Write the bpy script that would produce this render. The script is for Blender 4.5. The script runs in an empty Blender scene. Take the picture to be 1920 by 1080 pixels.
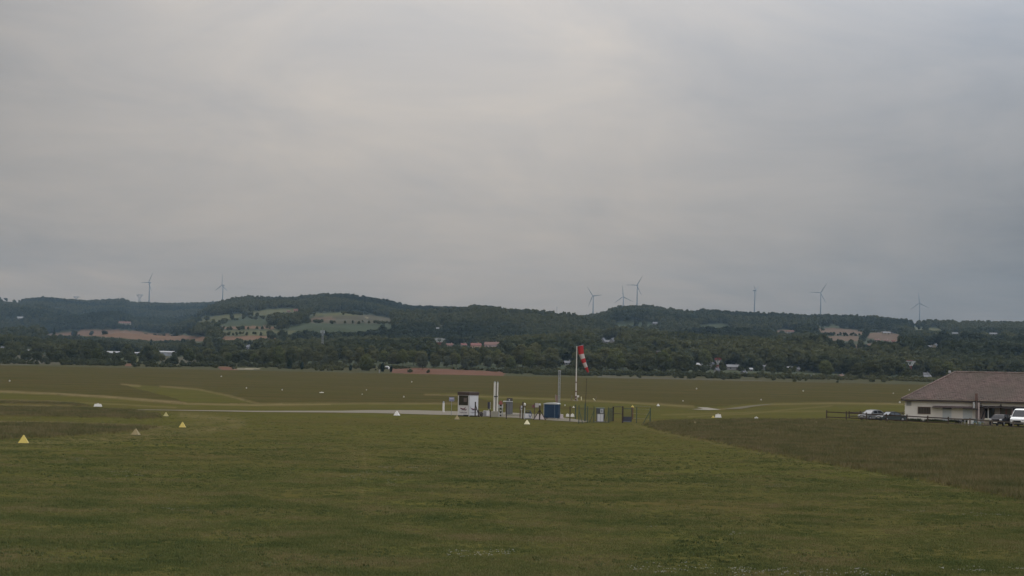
import bpy, bmesh, math, random
import numpy as np
from mathutils import Vector, Matrix
R = math.radians
random.seed(7); rng = np.random.default_rng(11)
scene = bpy.context.scene
COL = scene.collection
F = 3500.0; CH = 5.5; PITCH = math.atan(160/F); ROLL = R(1.2)
cR, sR = math.cos(ROLL), math.sin(ROLL); cP, sP = math.cos(PITCH), math.sin(PITCH)

# ---------------------------------------------------------------- measuring helpers (photo pixel <-> world)
def ray(x, y):
    u, v = x-960, y-540
    u, v = u*cR+v*sR, -u*sR+v*cR
    return u, F*cP+v*sP, F*sP-v*cP
def ae(x, y):                       # tangent of the azimuth, elevation in focal pixels
    dx, dy, dz = ray(x, y); return dx/dy, F*dz/dy
def proj(X, Y, Z):                  # numpy arrays -> pixel of the photograph
    z = Z-CH
    fw = Y*cP+z*sP; up = -Y*sP+z*cP
    u = F*X/fw; v = -F*up/fw
    return 960+u*cR-v*sR, 540+u*sR+v*cR
def gp(x, y):                       # a point of the flat near ground
    a, e = ae(x, y); Y = -CH*F/e
    return Vector((a*Y, Y, 0))
def at(x, y, Y):
    dx, dy, dz = ray(x, y); return Vector((dx/dy*Y, Y, CH+dz/dy*Y))
def px(n, Y): return n*Y/F

# ---------------------------------------------------------------- noise
def vnoise(x, y, seed=0):
    r = np.random.default_rng(seed); T = r.random((256, 256))
    xi = np.floor(x).astype(int); yi = np.floor(y).astype(int)
    fx = x-xi; fy = y-yi; fx = fx*fx*(3-2*fx); fy = fy*fy*(3-2*fy)
    g = lambda i, j: T[i & 255, j & 255]
    return (g(xi, yi)*(1-fx)+g(xi+1, yi)*fx)*(1-fy)+(g(xi, yi+1)*(1-fx)+g(xi+1, yi+1)*fx)*fy
def fbm(x, y, s, seed=0, o=4):
    t = 0; a = 1; n = 0
    for k in range(o):
        t = t+a*vnoise(x/s*2**k+17.3*k, y/s*2**k+5.1*k, seed+k); n += a; a *= .5
    return t/n
def inpoly(px_, py_, poly):
    ins = np.zeros(px_.shape, bool); n = len(poly)
    for i in range(n):
        x1, y1 = poly[i]; x2, y2 = poly[(i+1) % n]
        if y1 == y2: continue
        c = ((y1 > py_) != (y2 > py_)) & (px_ < (x2-x1)*(py_-y1)/(y2-y1)+x1)
        ins ^= c
    return ins

# ---------------------------------------------------------------- materials
def nodes(m): return m.node_tree.nodes, m.node_tree.links
MATS = {}
def mat(name, col, rough=.7, var=.12, scale=3.0, metal=0, bump=0, spec=.3):
    if name in MATS: return MATS[name]
    m = bpy.data.materials.new(name); m.use_nodes = True; N, L = nodes(m)
    b = N['Principled BSDF']; b.inputs['Roughness'].default_value = rough
    b.inputs['Metallic'].default_value = metal; b.inputs['Specular IOR Level'].default_value = spec
    tc = N.new('ShaderNodeTexCoord'); no = N.new('ShaderNodeTexNoise'); no.inputs['Scale'].default_value = scale
    no.inputs['Detail'].default_value = 5
    L.new(tc.outputs['Object'], no.inputs['Vector'])
    mx = N.new('ShaderNodeMix'); mx.data_type = 'RGBA'
    mx.inputs[6].default_value = (*[c*(1-var) for c in col], 1); mx.inputs[7].default_value = (*[min(1, c*(1+var)) for c in col], 1)
    L.new(no.outputs['Fac'], mx.inputs[0]); L.new(mx.outputs[2], b.inputs['Base Color'])
    if bump:
        bp = N.new('ShaderNodeBump'); bp.inputs['Strength'].default_value = bump
        L.new(no.outputs['Fac'], bp.inputs['Height']); L.new(bp.outputs['Normal'], b.inputs['Normal'])
    MATS[name] = m; return m
def leafmat(name, c1, c2, c3):
    """foliage: hue varies from tree to tree, from stand to stand and from clump to clump"""
    m = bpy.data.materials.new(name); m.use_nodes = True; N, L = nodes(m)
    b = N['Principled BSDF']; b.inputs['Roughness'].default_value = .75; b.inputs['Specular IOR Level'].default_value = .15
    oi = N.new('ShaderNodeObjectInfo'); g = N.new('ShaderNodeNewGeometry')
    n1 = N.new('ShaderNodeTexNoise'); n1.inputs['Scale'].default_value = .0045; n1.inputs['Detail'].default_value = 3
    L.new(g.outputs['Position'], n1.inputs['Vector'])
    n2 = N.new('ShaderNodeTexNoise'); n2.inputs['Scale'].default_value = .6; n2.inputs['Detail'].default_value = 2
    L.new(g.outputs['Position'], n2.inputs['Vector'])
    a = N.new('ShaderNodeMath'); a.operation = 'MULTIPLY_ADD'; L.new(n1.outputs['Fac'], a.inputs[0]); a.inputs[1].default_value = 3.0; a.inputs[2].default_value = -1.05
    a2 = N.new('ShaderNodeMath'); a2.operation = 'MULTIPLY_ADD'; L.new(oi.outputs['Random'], a2.inputs[0]); a2.inputs[1].default_value = .34; L.new(a.outputs[0], a2.inputs[2])
    a3 = N.new('ShaderNodeMath'); a3.operation = 'MULTIPLY_ADD'; L.new(n2.outputs['Fac'], a3.inputs[0]); a3.inputs[1].default_value = .28; L.new(a2.outputs[0], a3.inputs[2])
    cr = N.new('ShaderNodeValToRGB'); e = cr.color_ramp.elements
    e[0].position = .15; e[0].color = (*c1, 1); e[1].position = 1.0; e[1].color = (*c3, 1)
    k = e.new(.6); k.color = (*c2, 1)
    L.new(a3.outputs[0], cr.inputs[0]); L.new(cr.outputs[0], b.inputs['Base Color'])
    tl = N.new('ShaderNodeBsdfTranslucent'); L.new(cr.outputs[0], tl.inputs[0]); ms = N.new('ShaderNodeMixShader'); ms.inputs[0].default_value = .42
    L.new(b.outputs[0], ms.inputs[1]); L.new(tl.outputs[0], ms.inputs[2]); L.new(ms.outputs[0], N['Material Output'].inputs[0])
    MATS[name] = m; return m

# ---------------------------------------------------------------- mesh helpers
class MB:
    def __init__(s): s.v = []; s.f = []
    def add(s, vs, fs):
        o = len(s.v); s.v += [tuple(p) for p in vs]; s.f += [tuple(i+o for i in f) for f in fs]; return s
    def box(s, x0, x1, y0, y1, z0, z1):
        return s.add([(x0,y0,z0),(x1,y0,z0),(x1,y1,z0),(x0,y1,z0),(x0,y0,z1),(x1,y0,z1),(x1,y1,z1),(x0,y1,z1)],
                     [(0,3,2,1),(4,5,6,7),(0,1,5,4),(1,2,6,5),(2,3,7,6),(3,0,4,7)])
    def frus(s, a, b, z0, z1):      # a, b = (x0,x1,y0,y1) below and above
        return s.add([(a[0],a[2],z0),(a[1],a[2],z0),(a[1],a[3],z0),(a[0],a[3],z0),(b[0],b[2],z1),(b[1],b[2],z1),(b[1],b[3],z1),(b[0],b[3],z1)],
                     [(0,3,2,1),(4,5,6,7),(0,1,5,4),(1,2,6,5),(2,3,7,6),(3,0,4,7)])
    def tube(s, p, q, r0, r1=None, n=10):
        r1 = r0 if r1 is None else r1
        p = Vector(p); q = Vector(q); d = (q-p).normalized()
        u = d.orthogonal().normalized(); w = d.cross(u)
        vs = []
        for c, r in ((p, r0), (q, r1)):
            for k in range(n):
                t = 2*math.pi*k/n; vs.append(c+u*(r*math.cos(t))+w*(r*math.sin(t)))
        fs = [(k, (k+1) % n, n+(k+1) % n, n+k) for k in range(n)]+[tuple(range(n))[::-1], tuple(range(n, 2*n))]
        return s.add(vs, fs)
    def path(s, pts, r, n=8):
        for a, b in zip(pts, pts[1:]): s.tube(a, b, r, r, n)
        return s
    def prism(s, poly, y0, y1, f=None):   # poly in x,z extruded along y; f scales y per z
        n = len(poly); g = f or (lambda x, z: 1)
        vs = [(x, y0*g(x, z), z) for x, z in poly]+[(x, y1*g(x, z), z) for x, z in poly]
        fs = [tuple(range(n)), tuple(range(n, 2*n))[::-1]]+[(i, n+i, n+(i+1) % n, (i+1) % n) for i in range(n)]
        return s.add(vs, fs)
    def mesh(s, name):
        me = bpy.data.meshes.new(name); me.from_pydata(s.v, [], s.f)
        bm = bmesh.new(); bm.from_mesh(me); bmesh.ops.recalc_face_normals(bm, faces=bm.faces); bm.to_mesh(me); bm.free()
        return me
    def build(s, name, m, parent=None, loc=(0,0,0), rz=0, smooth=False, bevel=0):
        me = s.mesh(name); me.materials.append(m)
        if smooth:
            for p in me.polygons: p.use_smooth = True
        o = bpy.data.objects.new(name, me); COL.objects.link(o)
        o.parent = parent; o.location = loc; o.rotation_euler = (0, 0, rz)
        if bevel:
            b = o.modifiers.new('bevel', 'BEVEL'); b.width = bevel; b.segments = 2; b.limit_method = 'ANGLE'
        return o
def tag(o, label=None, cat=None, group=None, kind=None):
    for k, v in (('label', label), ('category', cat), ('group', group), ('kind', kind)):
        if v: o[k] = v
    return o
def thing(name, loc, label, cat, rz=0, group=None):
    o = bpy.data.objects.new(name, None); COL.objects.link(o); o.location = loc; o.rotation_euler = (0, 0, rz)
    o.empty_display_size = .3
    return tag(o, label, cat, group)
def copy_tree(o, parent=None):
    c = o.copy(); COL.objects.link(c); c.parent = parent
    for ch in list(o.children): copy_tree(ch, c)
    return c

# ---------------------------------------------------------------- camera
cam = bpy.data.cameras.new('camera'); co = bpy.data.objects.new('camera', cam); COL.objects.link(co)
cam.sensor_width = 36; cam.lens = 36*F/1920; cam.clip_start = .5; cam.clip_end = 40000
co.location = (0, 0, CH)
co.matrix_world = Matrix.Translation((0, 0, CH)) @ Matrix.Rotation(R(90)+PITCH, 4, 'X') @ Matrix.Rotation(ROLL, 4, 'Z')
scene.camera = co

# ---------------------------------------------------------------- light: overcast sky
w = bpy.data.worlds.new('World'); scene.world = w; w.use_nodes = True; N, L = w.node_tree.nodes, w.node_tree.links
bg = N['Background']; SUN_EL, SUN_AZ = 50, 12      # azimuth east of the view axis
sk = N.new('ShaderNodeTexSky'); sk.sky_type = 'NISHITA'; sk.sun_disc = False; sk.sun_elevation = R(SUN_EL); sk.sun_rotation = R(SUN_AZ)
sk.air_density = 1; sk.dust_density = 4
tc = N.new('ShaderNodeTexCoord'); sep = N.new('ShaderNodeSeparateXYZ'); L.new(tc.outputs['Generated'], sep.inputs[0])
def M(op, a, b=None, c=None, clamp=False):
    n = N.new('ShaderNodeMath'); n.operation = op; n.use_clamp = clamp
    for i, v in enumerate((a, b, c)):
        if v is None: continue
        if isinstance(v, (int, float)): n.inputs[i].default_value = v
        else: L.new(v, n.inputs[i])
    return n.outputs[0]
X, Y, Z = sep.outputs
den = M('ADD', M('MAXIMUM', Z, 0), .07)
cv = N.new('ShaderNodeCombineXYZ'); L.new(M('DIVIDE', X, den), cv.inputs[0]); L.new(M('DIVIDE', Y, den), cv.inputs[1])
cv.inputs[2].default_value = 3.7
def noise(vec, s, d, dist=0, rough=.5):
    n = N.new('ShaderNodeTexNoise'); n.inputs['Scale'].default_value = s; n.inputs['Detail'].default_value = d
    n.inputs['Distortion'].default_value = dist; n.inputs['Roughness'].default_value = rough; L.new(vec, n.inputs['Vector']); return n.outputs['Fac']
c1 = noise(cv.outputs[0], .42, 5, .4, .52); c2 = noise(cv.outputs[0], 1.5, 5, .8, .55)
mp = N.new('ShaderNodeMapping'); mp.inputs['Scale'].default_value = (3.2, 3.2, 8.5); mp.inputs['Location'].default_value = (.7, .2, 1.4)
L.new(tc.outputs['Generated'], mp.inputs['Vector'])
c3 = noise(mp.outputs[0], 1.9, 8, .9, .6)
cl = M('ADD', M('MULTIPLY', c1, .30), M('ADD', M('MULTIPLY', c2, .16), M('MULTIPLY', c3, .54)))
cl = M('SUBTRACT', cl, .5)                                   # about -0.2 .. 0.2
# thin overcast brightens upwards and towards the hidden sun, darker and bluer to the right
up = M('MULTIPLY', M('MAXIMUM', Z, 0), 1.90)
zc = M('MINIMUM', M('MAXIMUM', Z, 0), .22); coef = M('ADD', .48, M('MULTIPLY', M('MULTIPLY', M('SUBTRACT', zc, .04), M('SUBTRACT', .17, zc)), 40))
side = M('MULTIPLY', M('MULTIPLY', M('MAXIMUM', M('SUBTRACT', X, .03), 0), -1), coef)
nx = M('MAXIMUM', M('MULTIPLY', X, -1), 0); side2 = M('MULTIPLY', M('MULTIPLY', nx, nx), M('MULTIPLY', M('MINIMUM', M('MAXIMUM', Z, 0), .3), -14))
lum = M('ADD', M('ADD', M('ADD', .222, up), side), M('ADD', side2, M('MULTIPLY', cl, .42)))
lum = M('ADD', M('MINIMUM', M('MAXIMUM', lum, .15), 1.45), M('MULTIPLY', M('MAXIMUM', M('MULTIPLY', Y, -1), 0), .45))  # brightness added to the sky behind the camera, lifts light on the scene
warm = M('ADD', M('ADD', .72, M('MULTIPLY', M('MAXIMUM', M('SUBTRACT', X, .05), 0), -2.6)), M('MULTIPLY', cl, 1.8), clamp=True)
mixc = N.new('ShaderNodeMix'); mixc.data_type = 'RGBA'
mixc.inputs[6].default_value = (.88, .97, 1.12, 1); mixc.inputs[7].default_value = (1.06, 1.0, .94, 1); L.new(warm, mixc.inputs[0])
low = M('MINIMUM', M('DIVIDE', .05, M('MAXIMUM', Z, .01)), 1)
lw = N.new('ShaderNodeMix'); lw.data_type = 'RGBA'; lw.inputs[6].default_value = (1, 1, 1, 1); lw.inputs[7].default_value = (1.15, 1.0, .82, 1); L.new(low, lw.inputs[0])
vl = N.new('ShaderNodeVectorMath'); vl.operation = 'MULTIPLY'; L.new(mixc.outputs[2], vl.inputs[0]); L.new(lw.outputs[2], vl.inputs[1])
vm = N.new('ShaderNodeVectorMath'); vm.operation = 'SCALE'; L.new(vl.outputs[0], vm.inputs[0]); L.new(lum, vm.inputs['Scale'])
sks = N.new('ShaderNodeVectorMath'); sks.operation = 'SCALE'; L.new(sk.outputs[0], sks.inputs[0]); sks.inputs['Scale'].default_value = .1
fin = N.new('ShaderNodeMix'); fin.data_type = 'RGBA'; fin.inputs[0].default_value = .96
L.new(sks.outputs[0], fin.inputs[6]); L.new(vm.outputs[0], fin.inputs[7])
dv = N.new('ShaderNodeVectorMath'); dv.operation = 'SCALE'; L.new(fin.outputs[2], dv.inputs[0]); dv.inputs['Scale'].default_value = 10
L.new(dv.outputs[0], bg.inputs['Color']); bg.inputs['Strength'].default_value = .1
sl = bpy.data.lights.new('sun', 'SUN'); sl.energy = .8; sl.angle = R(25); sl.color = (1, .96, .9)
so = bpy.data.objects.new('sun', sl); COL.objects.link(so)
az = R(SUN_AZ); sd = Vector((math.sin(az)*math.cos(R(SUN_EL)), math.cos(az)*math.cos(R(SUN_EL)), math.sin(R(SUN_EL))))
so.rotation_euler = sd.to_track_quat('Z', 'Y').to_euler(); so.location = (0, 0, 60)
scene.view_settings.view_transform = 'Standard'; scene.view_settings.look = 'None'
scene.view_settings.exposure = 0; scene.view_settings.gamma = 1
scene.cycles.max_bounces = 5; scene.cycles.diffuse_bounces = 2; scene.cycles.volume_bounces = 0
scene.cycles.glossy_bounces = 2; scene.cycles.transparent_max_bounces = 4

# ---------------------------------------------------------------- terrain functions
def sky_tab(pts):
    A = [ae(x, y) for x, y in pts]; return np.array([p[0] for p in A]), np.array([p[1] for p in A])
TB = sky_tab([(-600,560),(-200,560),(0,558),(45,563),(80,559),(165,563),(232,559),(247,566),(330,568),(385,567),(440,564),(700,572),(900,600),(1200,640),(2600,700)])
TA = sky_tab([(-600,690),(0,668),(200,650),(300,626),(350,602),(390,576),(420,562),(440,556),(470,552),(500,554),(550,555),(580,551),(612,549),(650,550),(680,555),(720,561),(750,569),(780,575),(820,575),(870,577),(890,574),(930,577),(960,584),(1000,585),(1040,589),(1070,593),(1100,600),(1200,630),(1500,680),(2600,710)])
TC = sky_tab([(-600,700),(700,690),(900,655),(1000,620),(1060,602),(1085,594),(1110,589),(1135,585),(1150,577),(1180,574),(1210,572),(1230,574),(1280,580),(1330,580),(1380,583),(1420,585),(1500,587),(1550,588),(1600,590),(1640,591),(1700,596),(1712,602),(1740,600),(1800,603),(1860,603),(1920,602),(2200,607),(2600,615)])
TP = sky_tab([(-600,572),(0,572),(280,572),(420,572),(700,575),(1000,592),(1110,590),(1200,578),(1413,588),(1538,592),(1723,606),(2600,625)])
HILLS = [(TB, 5000, 1000, 1.0, 8, 3), (TA, 3300, 1000, .95, 9, 23), (TC, 3050, 1000, 1.1, 9, 43), (TP, 8000, 4500, 1.0, 2, 63)]
def terrain(X, Y):
    X = np.asarray(X, float); Y = np.asarray(Y, float)
    a = X/np.maximum(Y, 1)
    t = np.clip((Y-430)/(900-430), 0, 1); z = t*t*(3-2*t)*3.95+np.clip((Y-900)/100, 0, 1)*2.7
    far = Y > 1000
    for (ta, te), dr, d0, k, th, sd_ in HILLS:
        er = np.interp(a, ta, te)-th*F/dr
        e0 = 4.0
        tt = (Y-d0)/(dr-d0); tc_ = np.clip(tt, 0, 1)
        E = e0+(er-e0)*tc_**k
        zz = CH+E*np.minimum(Y, dr)/F
        env = np.sin(np.pi*tc_)
        zz = zz+env*(fbm(X, Y, 460, sd_)-.5)*125*(dr/4000)+env*(fbm(X, Y, 120, sd_+7)-.5)*14
        zz = zz-np.maximum(Y-dr, 0)*.06
        z = np.where(far & (Y >= d0), np.maximum(z, zz), z)
    return z
def tz(x, y): return float(terrain(np.array([x]), np.array([y]))[0])

# ---------------------------------------------------------------- airfield grass
TALL_R = [(1205,797),(1225,793),(1260,790),(1330,788),(1420,787),(1550,788),(1640,792),(1800,800),(2000,810),(2200,815),(2200,990),(1920,938),(1750,905),(1600,879),(1450,852),(1350,831),(1250,811)]
TALL_L1 = [(-300,762),(0,763),(90,765),(180,767),(245,770),(262,773),(296,778),(300,786),(240,785),(120,783),(0,781),(-300,780)]
TALL_L2 = [(-300,795),(0,795),(120,796.5),(230,800),(285,803),(300,805),(240,811),(110,820),(0,826),(-300,834)]
MOWN = [  # everything nearer than the taxi strip, and the light strips in the far grass
 [(-600,760),(0,757),(180,762),(480,765),(860,766),(1100,768),(1300,770),(1550,773),(2300,790),(2300,1500),(-600,1500)],
 [(-600,722),(0,735),(200,745.5),(350,758),(480,757.5),(620,757),(860,758),(860,772),(480,774),(200,766),(100,752),(-600,738)],
 [(230,721),(300,725),(370,729),(425,741),(482,757),(350,758.5),(330,748),(270,733)],
 [(797,738),(860,738),(955,743),(1060,747),(1160,752),(1300,762.5),(1340,764),(1400,758),(1460,755),(1700,757),(1700,776),(1300,774),(1100,766),(960,756),(860,744)],
]
def masks(X, Y, Z):
    x, y = proj(X, Y, Z)
    j = (fbm(X, Y, 2.5, 90)-.5)*3; jx = x+j*4; jy = y+(fbm(X, Y, 7, 91)-.5)*np.clip((y-690)/40, .4, 3)
    mown = np.zeros(X.shape, bool)
    for p in MOWN: mown |= inpoly(jx, jy, p)
    tall = ~mown | inpoly(jx, jy, TALL_R) | inpoly(jx, jy, TALL_L1) | inpoly(jx, jy, TALL_L2)
    return tall.astype(float), x, y
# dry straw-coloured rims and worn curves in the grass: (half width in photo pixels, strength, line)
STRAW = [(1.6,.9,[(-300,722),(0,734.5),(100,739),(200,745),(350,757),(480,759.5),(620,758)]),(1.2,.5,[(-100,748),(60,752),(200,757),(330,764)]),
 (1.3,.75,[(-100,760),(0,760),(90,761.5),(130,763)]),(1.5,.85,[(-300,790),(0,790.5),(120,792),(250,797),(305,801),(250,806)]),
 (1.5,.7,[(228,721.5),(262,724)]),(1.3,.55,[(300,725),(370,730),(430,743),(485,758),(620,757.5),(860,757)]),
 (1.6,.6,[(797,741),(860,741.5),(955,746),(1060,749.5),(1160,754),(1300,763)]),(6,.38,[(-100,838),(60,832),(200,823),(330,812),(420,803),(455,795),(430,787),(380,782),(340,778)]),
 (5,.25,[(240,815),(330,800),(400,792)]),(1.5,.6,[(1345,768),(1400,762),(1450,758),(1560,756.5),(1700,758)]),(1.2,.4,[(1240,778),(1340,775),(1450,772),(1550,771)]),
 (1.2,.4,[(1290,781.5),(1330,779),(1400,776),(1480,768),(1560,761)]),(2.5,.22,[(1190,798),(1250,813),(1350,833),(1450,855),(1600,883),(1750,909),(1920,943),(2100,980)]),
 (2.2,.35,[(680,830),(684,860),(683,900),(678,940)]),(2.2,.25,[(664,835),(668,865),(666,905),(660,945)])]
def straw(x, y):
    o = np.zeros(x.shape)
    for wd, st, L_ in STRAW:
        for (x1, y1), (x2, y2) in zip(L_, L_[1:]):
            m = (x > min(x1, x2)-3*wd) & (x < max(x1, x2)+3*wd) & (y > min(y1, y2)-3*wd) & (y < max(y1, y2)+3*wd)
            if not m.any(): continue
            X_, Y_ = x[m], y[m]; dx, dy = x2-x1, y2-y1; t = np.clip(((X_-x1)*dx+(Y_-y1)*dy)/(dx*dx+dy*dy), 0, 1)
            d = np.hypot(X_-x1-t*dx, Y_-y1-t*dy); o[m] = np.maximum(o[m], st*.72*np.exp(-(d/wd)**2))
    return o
def grid_mesh(name, A, Yr, zf, cols=None):
    AA, YY = np.meshgrid(A, Yr); XX = AA*YY; ZZ = zf(XX, YY)
    nr, nc = AA.shape
    me = bpy.data.meshes.new(name); me.vertices.add(nr*nc)
    me.vertices.foreach_set('co', np.stack([XX, YY, ZZ], -1).astype(np.float32).ravel())
    i = np.arange(nr-1)[:, None]*nc+np.arange(nc-1)[None, :]
    q = np.stack([i, i+1, i+nc+1, i+nc], -1).reshape(-1, 4)
    me.loops.add(q.size); me.polygons.add(len(q))
    me.loops.foreach_set('vertex_index', q.ravel().astype(np.int32))
    me.polygons.foreach_set('loop_start', np.arange(0, q.size, 4, dtype=np.int32))
    me.polygons.foreach_set('use_smooth', np.ones(len(q), bool))
    me.update(calc_edges=True)
    return me, XX, YY, ZZ
def fattr(me, name, arr):
    at_ = me.attributes.new(name, 'FLOAT', 'POINT'); at_.data.foreach_set('value', np.asarray(arr, np.float32).ravel())
EPX = np.concatenate([np.linspace(900, 400, 60), np.arange(399.2, 4.9, -.75)])
Yr = CH*F/EPX; Yr = Yr[Yr < 430]
far_rows = np.linspace(430, 905, 130)
Yr = np.concatenate([[8, 14], Yr, far_rows])
A = np.concatenate([np.linspace(-1.2, -.31, 30), np.linspace(-.305, .305, 820), np.linspace(.31, 1.2, 30)])
def zf_field(X, Y):
    z = terrain(X, Y); t, _, _ = masks(X, Y, z)
    tall = t*(.04+.14*fbm(X, Y, 1.6, 5)+.06*fbm(X, Y, .5, 6))
    return z+tall+(fbm(X, Y, 9, 8)-.5)*.06*(1-t)*np.clip(1-Y/180, 0, 1)
me, XX, YY, ZZ = grid_mesh('grass_field', A, Yr, zf_field)
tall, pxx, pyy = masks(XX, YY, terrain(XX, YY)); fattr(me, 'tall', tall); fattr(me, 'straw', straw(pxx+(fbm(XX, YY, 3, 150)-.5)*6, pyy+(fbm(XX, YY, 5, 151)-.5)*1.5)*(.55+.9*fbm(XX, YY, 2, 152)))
gm = bpy.data.materials.new('airfield_grass'); gm.use_nodes = True; N, L = nodes(gm); b = N['Principled BSDF']
b.inputs['Roughness'].default_value = 1; b.inputs['Specular IOR Level'].default_value = 0
geo = N.new('ShaderNodeNewGeometry')
def gnoise(s, d, vec=None, stretch=None):
    n = N.new('ShaderNodeTexNoise'); n.inputs['Scale'].default_value = s; n.inputs['Detail'].default_value = d; n.inputs['Roughness'].default_value = .6
    v = geo.outputs['Position']
    if stretch:
        mpn = N.new('ShaderNodeMapping'); mpn.inputs['Scale'].default_value = stretch; L.new(v, mpn.inputs['Vector']); v = mpn.outputs[0]
    L.new(v, n.inputs['Vector']); return n.outputs['Fac']
def gmix(f, a, b_):
    m_ = N.new('ShaderNodeMix'); m_.data_type = 'RGBA'
    if isinstance(f, float): m_.inputs[0].default_value = f
    else: L.new(f, m_.inputs[0])
    for i, v in ((6, a), (7, b_)):
        if isinstance(v, tuple): m_.inputs[i].default_value = (*v, 1)
        else: L.new(v, m_.inputs[i])
    return m_.outputs[2]
def gramp(f, a, b_):
    r = N.new('ShaderNodeMapRange'); L.new(f, r.inputs[0]); r.inputs[1].default_value = a; r.inputs[2].default_value = b_; return r.outputs[0]
big = gramp(gnoise(.035, 3), .35, .65); mid = gramp(gnoise(.35, 4), .3, .7); fine = gramp(gnoise(4.5, 5), .3, .7); vfine = gramp(gnoise(22, 3), .3, .7)
strk = gramp(gnoise(.12, 4, None, (.35, 1.6, 1)), .35, .65)
GREEN, DRY, YEL, DARK = (.064, .070, .019), (.118, .088, .034), (.142, .128, .036), (.034, .036, .012)
HAZE = 4.6e-5
m1 = gmix(mid, GREEN, YEL); m1 = gmix(big, m1, gmix(strk, GREEN, DRY)); m1 = gmix(fine, m1, gmix(.55, m1, DARK)); m1 = gmix(vfine, gmix(.25, m1, DRY), m1)
t1 = gmix(strk, (.078, .058, .026), (.056, .053, .020)); t1 = gmix(big, t1, (.076, .057, .026)); t1 = gmix(mid, t1, gmix(.5, t1, (.045, .044, .014))); t1 = gmix(fine, t1, gmix(.45, t1, DARK))
bnd = gramp(gnoise(1, 4, None, (.012, .07, 1)), .38, .62); t1 = gmix(bnd, t1, gmix(.5, t1, (.052, .055, .018))); bn2 = gramp(gnoise(1, 3, None, (.03, .25, 1)), .4, .65); t1 = gmix(bn2, t1, gmix(.35, t1, (.125, .09, .042)))
m1 = gmix(bnd, m1, gmix(.2, m1, (.05, .062, .016))); m1 = gmix(bn2, m1, gmix(.4, m1, t1))
ta = N.new('ShaderNodeAttribute'); ta.attribute_name = 'tall'
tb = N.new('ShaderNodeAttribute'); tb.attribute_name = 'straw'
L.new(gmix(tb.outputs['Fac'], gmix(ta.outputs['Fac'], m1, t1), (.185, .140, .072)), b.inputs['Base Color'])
bp = N.new('ShaderNodeBump'); bp.inputs['Strength'].default_value = .5; bp.inputs['Distance'].default_value = .05
L.new(fine, bp.inputs['Height']); L.new(bp.outputs['Normal'], b.inputs['Normal'])
me.materials.append(gm)
field = bpy.data.objects.new('grass_field', me); COL.objects.link(field); tag(field, kind='structure')
# plain ground sheet carrying on to the horizon all round
g = MB(); n = 48
g.v = [(0, 0, -.9)]+[(14000*math.cos(2*math.pi*k/n), 14000*math.sin(2*math.pi*k/n), -.9) for k in range(n)]
g.f = [(0, 1+k, 1+(k+1) % n) for k in range(n)]
tag(g.build('ground', gm), kind='structure')

# ---------------------------------------------------------------- hills
BR = (.128, .076, .044); BR2 = (.112, .076, .050); YG = (.078, .077, .034); LG = (.042, .051, .027); GB = (.068, .061, .038); PALE = (.22, .19, .13); RED = (.112, .054, .032)
PATCH = [
 (BR, [(70,629),(110,623.5),(160,619),(215,617.5),(250,620),(300,626),(385,632),(397,641),(340,638),(290,639),(240,635),(180,630),(130,629.5)]),
 (YG, [(362,602),(370,597),(420,590.5),(460,588),(450,595),(420,603),(372,605)]),
 (LG, [(400,604),(450,599),(505,600),(500,608),(430,611)]),
 (BR, [(412,612.5),(480,612),(528,613),(525,617),(415,617)]),
 (YG, [(412,620),(480,619.5),(560,620),(545,627),(480,629),(412,628)]),
 (BR, [(410,631),(480,629.5),(522,631),(515,636),(415,638)]),
 (YG, [(465,586),(500,580),(560,578.5),(552,585),(500,590),(465,591)]),
 (GB, [(578,599),(590,594),(620,594),(690,590),(735,597),(738,606),(700,608),(640,606),(580,606)]),
 (LG, [(540,614),(575,606),(640,606),(735,607),(740,615),(690,620),(600,622),(545,619)]),
 (YG, [(580,587),(680,585),(672,592),(590,593)]),
 (BR2, [(576,597),(620,594),(632,600),(580,602)]),
 (LG, [(1140,608),(1180,605.5),(1226,603.5),(1216,611),(1150,612)]),
 (LG, [(1300,611),(1350,608),(1380,611),(1340,614)]),
 (BR2, [(1530,616),(1560,615),(1600,618),(1625,622),(1615,628),(1545,627)]),
 (BR2, [(1548,630),(1612,629),(1610,640),(1550,638)]),
 (BR2, [(1630,624),(1665,622),(1685,628),(1692,640),(1665,640),(1625,634)]),
 (BR2, [(1556,644),(1600,646),(1650,643),(1620,653),(1570,652)]),
 (BR2, [(1448,619),(1475,618),(1488,624),(1460,624)]),
 (GB, [(0,559),(42,561),(40,567),(0,565)]),
 (YG, [(1708,612),(1770,617),(1775,621),(1715,618)]),
 (RED, [(733,692),(780,690.5),(830,692),(900,695),(945,698),(946,705),(830,703),(735,699)]),
 (GB, [(1120,704),(1250,708),(1450,714),(1740,723),(1740,727),(1440,718),(1200,710.5),(1120,708)]),
 (RED, [(405,687),(430,688),(445,694),(415,694)]), (PALE, [(436,690.5),(486,690.5),(486,692.5),(436,692.5)]),
 (RED, [(234,682),(250,683),(248,687),(234,686)]), (YG, [(232,672),(295,671),(298,679),(250,679)]),
 (GB, [(0,668),(60,664),(130,668),(160,676),(150,684),(0,684)]), (GB, [(300,668),(400,672),(395,684),(300,684)]),
 (PALE, [(684,593.5),(688,593.5),(694,598),(690,598)]),
]
HEDGES = [[(574,601.5),(640,606),(735,606),(735,608.5),(640,609),(574,604.5)],[(410,617),(530,616.5),(530,619),(410,619.5)],[(410,628),(548,627),(545,629.5),(410,630.5)],[(538,590),(602,592),(602,594.5),(538,593.5)],
 [(1543,627),(1627,628),(1627,630.5),(1543,630)],[(1546,638.5),(1612,640),(1652,640.5),(1652,643.5),(1550,643)],[(1600,618),(1625,621),(1667,620.5),(1667,623.5),(1618,626.5)],[(640,589),(700,588),(700,590.5),(640,592)],[(398,603),(455,598),(455,600),(400,605.5)]]
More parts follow.
